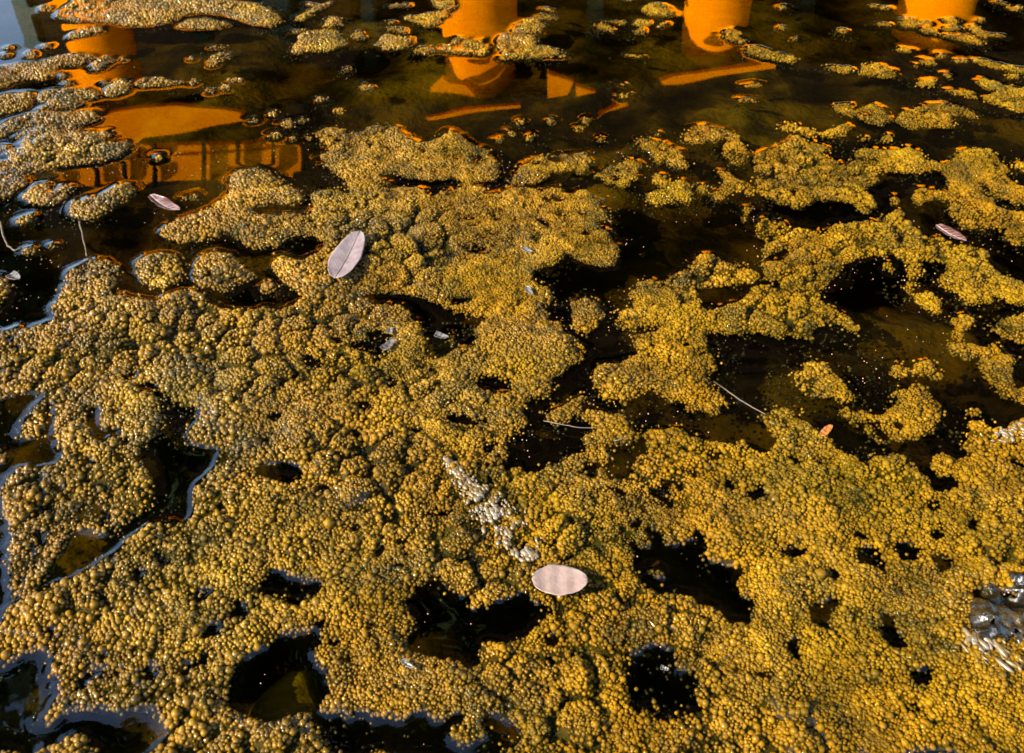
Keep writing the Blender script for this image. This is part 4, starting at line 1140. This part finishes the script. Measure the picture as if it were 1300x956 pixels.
# ------------------------------------------------------------------ fallen leaves
def leaf_material(name, stops, rough=0.45, scale=60, vein=True):
    return simple(name, stops, scale=scale, rough=rough, bump=0.4, bscale=220, bdist=0.0015, detail=9.0)
M['leaf_lilac'] = leaf_material('leaf_lilac_grey', [(0.3, (0.12, 0.090, 0.090)), (0.55, (0.155, 0.120, 0.116)), (0.8, (0.19, 0.155, 0.145))])
M['leaf_pink'] = leaf_material('leaf_pale_pink', [(0.3, (0.13, 0.088, 0.070)), (0.55, (0.165, 0.115, 0.094)), (0.8, (0.19, 0.145, 0.12))])
M['leaf_rose'] = leaf_material('leaf_rose_brown', [(0.3, (0.03, 0.008, 0.004)), (0.55, (0.055, 0.020, 0.013)), (0.75, (0.11, 0.065, 0.055))])
M['rib'] = leaf_material('leaf_rib', [(0.3, (0.12, 0.09, 0.085)), (0.7, (0.17, 0.13, 0.12))])
M['chip'] = leaf_material('orange_chip', [(0.3, (0.16, 0.05, 0.006)), (0.7, (0.22, 0.08, 0.015))])
M['twig'] = leaf_material('dry_stalk', [(0.3, (0.020, 0.011, 0.002)), (0.7, (0.05, 0.030, 0.009))], rough=0.6)
M['pale'] = leaf_material('pale_petal', [(0.3, (0.035, 0.030, 0.025)), (0.7, (0.075, 0.068, 0.06))])
M['speck'] = leaf_material('tiny_pink_speck', [(0.3, (0.14, 0.05, 0.025)), (0.7, (0.22, 0.11, 0.075))])
def leaf(name, base_uv, tip_uv, width_uv, z, fold, curl, mat, label, cat='leaf', nib=0.0, blunt=0.5, rib=True, tilt=0.0, seed=1):
    a, b = at(*base_uv), at(*tip_uv)
    w = (at(*width_uv[1]) - at(*width_uv[0])).length
    L = (b - a).length
    d = (b - a).normalized()
    e = Vector((d.y, -d.x, 0))
    o = empty(name, (a.x, a.y, z))
    tag(o, label, cat)
    rs = random.Random(seed)
    bm = bmesh.new()
    n, m = 22, 8
    rows = []
    for i in range(n + 1):
        t = i / n
        hwid = 0.5 * w * (math.sin(math.pi * min(1, t) ** blunt) ** 0.52 if 0 < t < 1 else 0.02)
        row = []
        for j in range(-m, m + 1):
            s = j / m
            jit = (1 + nib * rs.uniform(-1, 1) + 2 * nib * math.sin(7 * t + j) + 2 * nib * math.sin(3.1 * t * 4 + 0.3 * j)) if abs(j) >= m - 1 else 1
            p = d * (L * t) + e * (hwid * s * jit)
            p.z = fold * abs(s) * hwid + curl * L * (2 * t - 1) ** 2 + tilt * s * hwid + 0.0003 * math.sin(9 * t + 5 * s) + 0.0004 * math.sin(23 * t)
            row.append(bm.verts.new(p))
        rows.append(row)
    for p, q in zip(rows, rows[1:]):
        for j in range(2 * m): bm.faces.new((p[j], p[j + 1], q[j + 1], q[j]))
    ob = bm_obj('blade', bm, M[mat], o, True)
    sol = ob.modifiers.new('thickness', 'SOLIDIFY')
    sol.thickness = 0.0005
    if rib:
        pts = []
        for i in range(0, n + 1, 2):
            t = i / n
            p = d * (L * t)
            p.z = curl * L * (2 * t - 1) ** 2 + 0.0003 * math.sin(9 * t) + 0.0004 * math.sin(23 * t) + 0.0004
            pts.append(p)
        mr_ = bm_obj('midrib', tube_bm(pts, 0.0009, 0.0004, 6), M['rib'], o, True)
        for i in range(4, n - 3, 3):
            for sgn in (-1, 1):
                vp = []
                for q in range(5):
                    t = (i + q * 0.9) / n
                    s = sgn * q / 4 * 0.86
                    hwid = 0.5 * w * math.sin(math.pi * min(1, t) ** blunt) ** 0.52
                    v_ = d * (L * t) + e * (hwid * s)
                    v_.z = fold * abs(s) * hwid + curl * L * (2 * t - 1) ** 2 + tilt * s * hwid + 0.0003 * math.sin(9 * t + 5 * s) + 0.0004 * math.sin(23 * t) + 0.0001
                    vp.append(v_)
                bm_obj('side_vein', tube_bm(vp, 0.00035, 0.00015, 4), M['rib'], o, True)
    return o
def top_z(u, v, r=0.02):
    p = at(u, v)
    i, j = int((p.x - X0) / GS), int((p.y - Y0) / GS)
    k = int(r / GS)
    return float(np.percentile(H[max(0, j - k):j + k, max(0, i - k):i + k], 85))
leaf('fallen_leaf', (426, 365), (458, 304), ((427, 323), (453, 335)), top_z(441, 328) + 0.006, 0.16, 0.035, 'leaf_lilac', 'lilac grey folded leaf standing on the algae left of centre', blunt=0.85, tilt=-0.12, nib=0.02)
leaf('fallen_leaf', (675, 746), (746, 747), ((708, 727), (708, 766)), top_z(712, 745) + 0.011, 0.05, 0.04, 'leaf_pink', 'flat oval pale pink leaf lying on the algae near the bottom', blunt=0.9, rib=False, nib=0.02)
leaf('fallen_leaf', (193, 256), (230, 275), ((209, 270), (217, 261)), 0.006, 0.45, 0.10, 'leaf_rose', 'small curled rosy leaf floating at the left below the reflections', blunt=0.8, nib=0.06)
leaf('fallen_leaf', (1186, 294), (1224, 314), ((1201, 308), (1207, 300)), top_z(1205, 303) + 0.012, 0.35, 0.05, 'leaf_rose', 'narrow rose brown leaf on the algae near the right edge', blunt=0.8)
leaf('leaf_fragment', (1041, 561), (1054, 547), ((1044, 551), (1051, 557)), top_z(1048, 554) + 0.010, 0.3, 0.02, 'chip', 'small bright orange leaf fragment on the algae at the right', cat='leaf fragment', blunt=0.7, rib=False)
for i, (a, b, w, lb) in enumerate([((552, 428), (570, 432), 7, 'white petal at the rim of the dark pool left of the centre'), ((494, 428), (497, 420), 5, 'pale upright petal below the lilac leaf'), ((487, 452), (501, 437), 8, 'pale petal on a bubbly lip below the lilac leaf'),
                                   ((664, 322), (676, 327), 5, 'small pale petal on fine algae right of the lilac leaf'), ((668, 370), (676, 380), 5, 'tiny pale petal on the algae at the centre'), ((511, 846), (526, 856), 6, 'pale petal on the algae near the bottom middle'), ((838, 850), (849, 853), 6, 'white petal floating in the dark pool at the bottom'), ((14, 352), (26, 358), 8, 'white petal floating at the left edge')]):
    mid = ((a[0] + b[0]) / 2, (a[1] + b[1]) / 2)
    leaf('petal', a, b, ((mid[0], mid[1] - w / 2), (mid[0], mid[1] + w / 2)), max(0.004, top_z(*mid, 0.012) + 0.007), 0.4, 0.10, 'pale', lb, cat='petal', rib=False, seed=i)
# stalks and threads
def stalk(uvz, r0, r1, label, name='dry_stalk', cat='stalk', mat='twig'):
    pts = [at(u, v, z) for u, v, z in uvz]
    fine = []
    for p, q in zip(pts, pts[1:]):
        for k in range(4): fine.append(p.lerp(q, k / 4) + Vector((random.uniform(-1, 1), random.uniform(-1, 1), 0)) * r0 * 0.4)
    fine.append(pts[-1])
    o = bm_obj(name, tube_bm(fine, r0, r1, 6), M[mat], None, True)
    tag(o, label, cat)
    return o
stalk([(690, 534, 0.006), (710, 538, 0.009), (735, 543, 0.010), (760, 543, 0.014)], 0.0010, 0.0006, 'thin pale stalk bridging the gap in the middle of the mat')
stalk([(906, 484, -0.004), (922, 495, 0.0), (940, 508, 0.002), (955, 517, 0.003), (972, 526, 0.008)], 0.0013, 0.0010, 'slimy dark stalk slanting across the dark pool right of centre')
stalk([(780, 560, 0.012), (790, 557, 0.016), (799, 554, 0.018)], 0.0012, 0.0008, 'short brown stalk over the small black hole at the centre right')
stalk([(0, 282, 0.001), (5, 300, 0.001), (10, 312, 0.001), (18, 318, 0.002), (28, 315, 0.003)], 0.0022, 0.0014, 'bent orange brown stalk floating at the left edge')
stalk([(101, 281, 0.0015), (105, 300, 0.001), (110, 325, 0.001)], 0.0020, 0.0014, 'straight orange brown stalk below the sausage shaped island')
# crumpled skins of dried foam
M['skin'] = simple('wet_foam_skin', [(0.3, (0.05, 0.032, 0.010)), (0.5, (0.09, 0.07, 0.045)), (0.8, (0.15, 0.13, 0.115))], scale=70, rough=0.22, bump=0.8, bscale=160, bdist=0.004)
M['darkskin'] = simple('dark_wet_skin', [(0.35, (0.002, 0.0018, 0.0006)), (0.55, (0.012, 0.008, 0.002)), (0.75, (0.05, 0.03, 0.008))], scale=38, rough=0.10, bump=1.0, bscale=70, bdist=0.008)
def skin(uv0, uv1, w0, w1, z0, hgt, mat, name, label, cat, seed, wr=0.35):
    a, b = at(*uv0), at(*uv1)
    d = (b - a).normalized()
    e = Vector((d.y, -d.x, 0))
    L = (b - a).length
    n, m = 60, 30
    rs = np.random.default_rng(seed)
    T_, S_ = np.meshgrid(np.linspace(0, 1, n), np.linspace(-1, 1, m), indexing='ij')
    edge = 1 + wr * vnoise(T_ * 9 + seed, np.sign(S_) * 3 + 5, 1.3, seed)
    wid = (w0 + (w1 - w0) * T_) * np.sin(np.pi * np.clip(T_ * 0.94 + 0.03, 0, 1)) ** 0.5 * edge
    X = a.x + d.x * T_ * L + e.x * S_ * wid
    Y = a.y + d.y * T_ * L + e.y * S_ * wid
    crump = fbm(X, Y, 60, seed + 3, 3, 0.6)
    rd = 1 - np.abs(fbm(X, Y, 40, seed + 9, 2)) * 2
    Z = samp(H, X, Y) + z0 + hgt * (1 - S_ ** 2) * (0.65 + 0.5 * crump + 0.35 * rd) - 0.006 * np.abs(S_) ** 3
    fa = grid_faces(n, m)
    hole = fbm(X, Y, 75, seed + 21, 2).ravel() + 0.55 * np.abs(S_).ravel() ** 2
    fa = fa[hole[fa].mean(1) < 0.62]
    o = link(name, mesh_np(name, np.stack([X, Y, Z], -1).reshape(-1, 3), fa), M[mat])
    sol = o.modifiers.new('thickness', 'SOLIDIFY')
    sol.thickness = 0.0012
    tag(o, label, cat)
    return o
def foam(uv0, uv1, w0, w1, n, name, label, cat, seed, mat='foam', stretch=1.5, rmax=0.0052):
    # a crust of merged, drawn-out blisters lying over the bubbles
    rs = np.random.default_rng(seed)
    a, b = at(*uv0), at(*uv1)
    d = (b - a).normalized()
    e = Vector((d.y, -d.x, 0))
    L = (b - a).length
    t = rs.random(n)
    s = rs.normal(0, 0.42, n)
    w = (w0 + (w1 - w0) * t) * np.sin(np.pi * np.clip(t * 0.9 + 0.05, 0, 1)) ** 0.5
    x, y = a.x + d.x * t * L + e.x * s * w, a.y + d.y * t * L + e.y * s * w
    keep = (fbm(x, y, 34, seed + 5, 2) > -0.5) & (samp(sdf, x, y) > 0.002)
    x, y, s = x[keep], y[keep], s[keep]
    r = (0.0012 + (rmax - 0.0012) * rs.random(len(x)) ** 2.2) * (1 - 0.4 * np.clip(np.abs(s), 0, 1))
    z = samp(box_blur(np.maximum(H, 0.0), 3), x, y) + 0.0030 + r * 0.10
    me = bubbles_mesh(name, x * 0, y * 0, z * 0, r)
    co = np.empty(len(me.vertices) * 3, np.float32)
    me.vertices.foreach_get('co', co)
    co = co.reshape(len(x), -1, 3)
    fall = rs.normal(math.radians(-66), 0.5, (len(x), 1))                # the blisters are drawn out downhill
    ca, sa = np.cos(fall), np.sin(fall)
    ln = stretch * rs.uniform(0.6, 1.3, (len(x), 1))
    px_, py_ = co[..., 0] * ln, co[..., 1] * 0.85
    co2 = np.stack([px_ * ca - py_ * sa + x[:, None], px_ * sa + py_ * ca + y[:, None], co[..., 2] * 0.75 + z[:, None]], -1)
    me.vertices.foreach_set('co', np.ascontiguousarray(co2, np.float32).ravel())
    me.update()
    o = link(name, me, M[mat])
    tag(o, label, cat, kind='stuff')
    return o
M['foam'] = simple('pale_foam_blister', [(0.42, (0.078, 0.044, 0.006)), (0.54, (0.085, 0.060, 0.028)), (0.70, (0.118, 0.100, 0.076))], scale=70, rough=0.40, bump=0.3, bscale=220, bdist=0.002)
foam((566, 584), (676, 712), 0.012, 0.050, 950, 'foam_crust', 'whitish crumpled crust of dried foam slanting over the algae below centre', 'crust', 5)
foam((1258, 562), (1325, 530), 0.020, 0.045, 220, 'foam_crust', 'whitish wet crust of foam at the right edge', 'crust', 9)
skin((1236, 812), (1330, 748), 0.030, 0.060, 0.002, 0.014, 'darkskin', 'algae_sheet', 'dark glossy crumpled sheet of algae at the lower right corner', 'algae sheet', 14)
foam((1225, 800), (1290, 850), 0.030, 0.040, 90, 'foam_crust', 'pale wet blisters below the dark crumpled sheet at the lower right', 'crust', 17, stretch=3.0)
# tiny pink specks adrift on the water
cand = rng.uniform((X0, Y0), (X1, Y1), (60000, 2))
su, sv = to_px(cand[:, 0], cand[:, 1])
ok = (samp(sdf, cand[:, 0], cand[:, 1]) < -0.004) & (su > 0) & (su < 1300) & (sv > 190) & (sv < 950) & (vnoise(cand[:, 0], cand[:, 1], 9, 201) > 0.15)
cand = cand[ok][:230]
spr = rng.uniform(0.0005, 0.0012, len(cand))
o = link('floating_specks', bubbles_mesh('floating_specks', cand[:, 0], cand[:, 1], samp(zw_g, cand[:, 0], cand[:, 1]), spr), M['speck'])
tag(o, 'scatter of tiny pink specks adrift on the dark water', 'specks', kind='stuff')
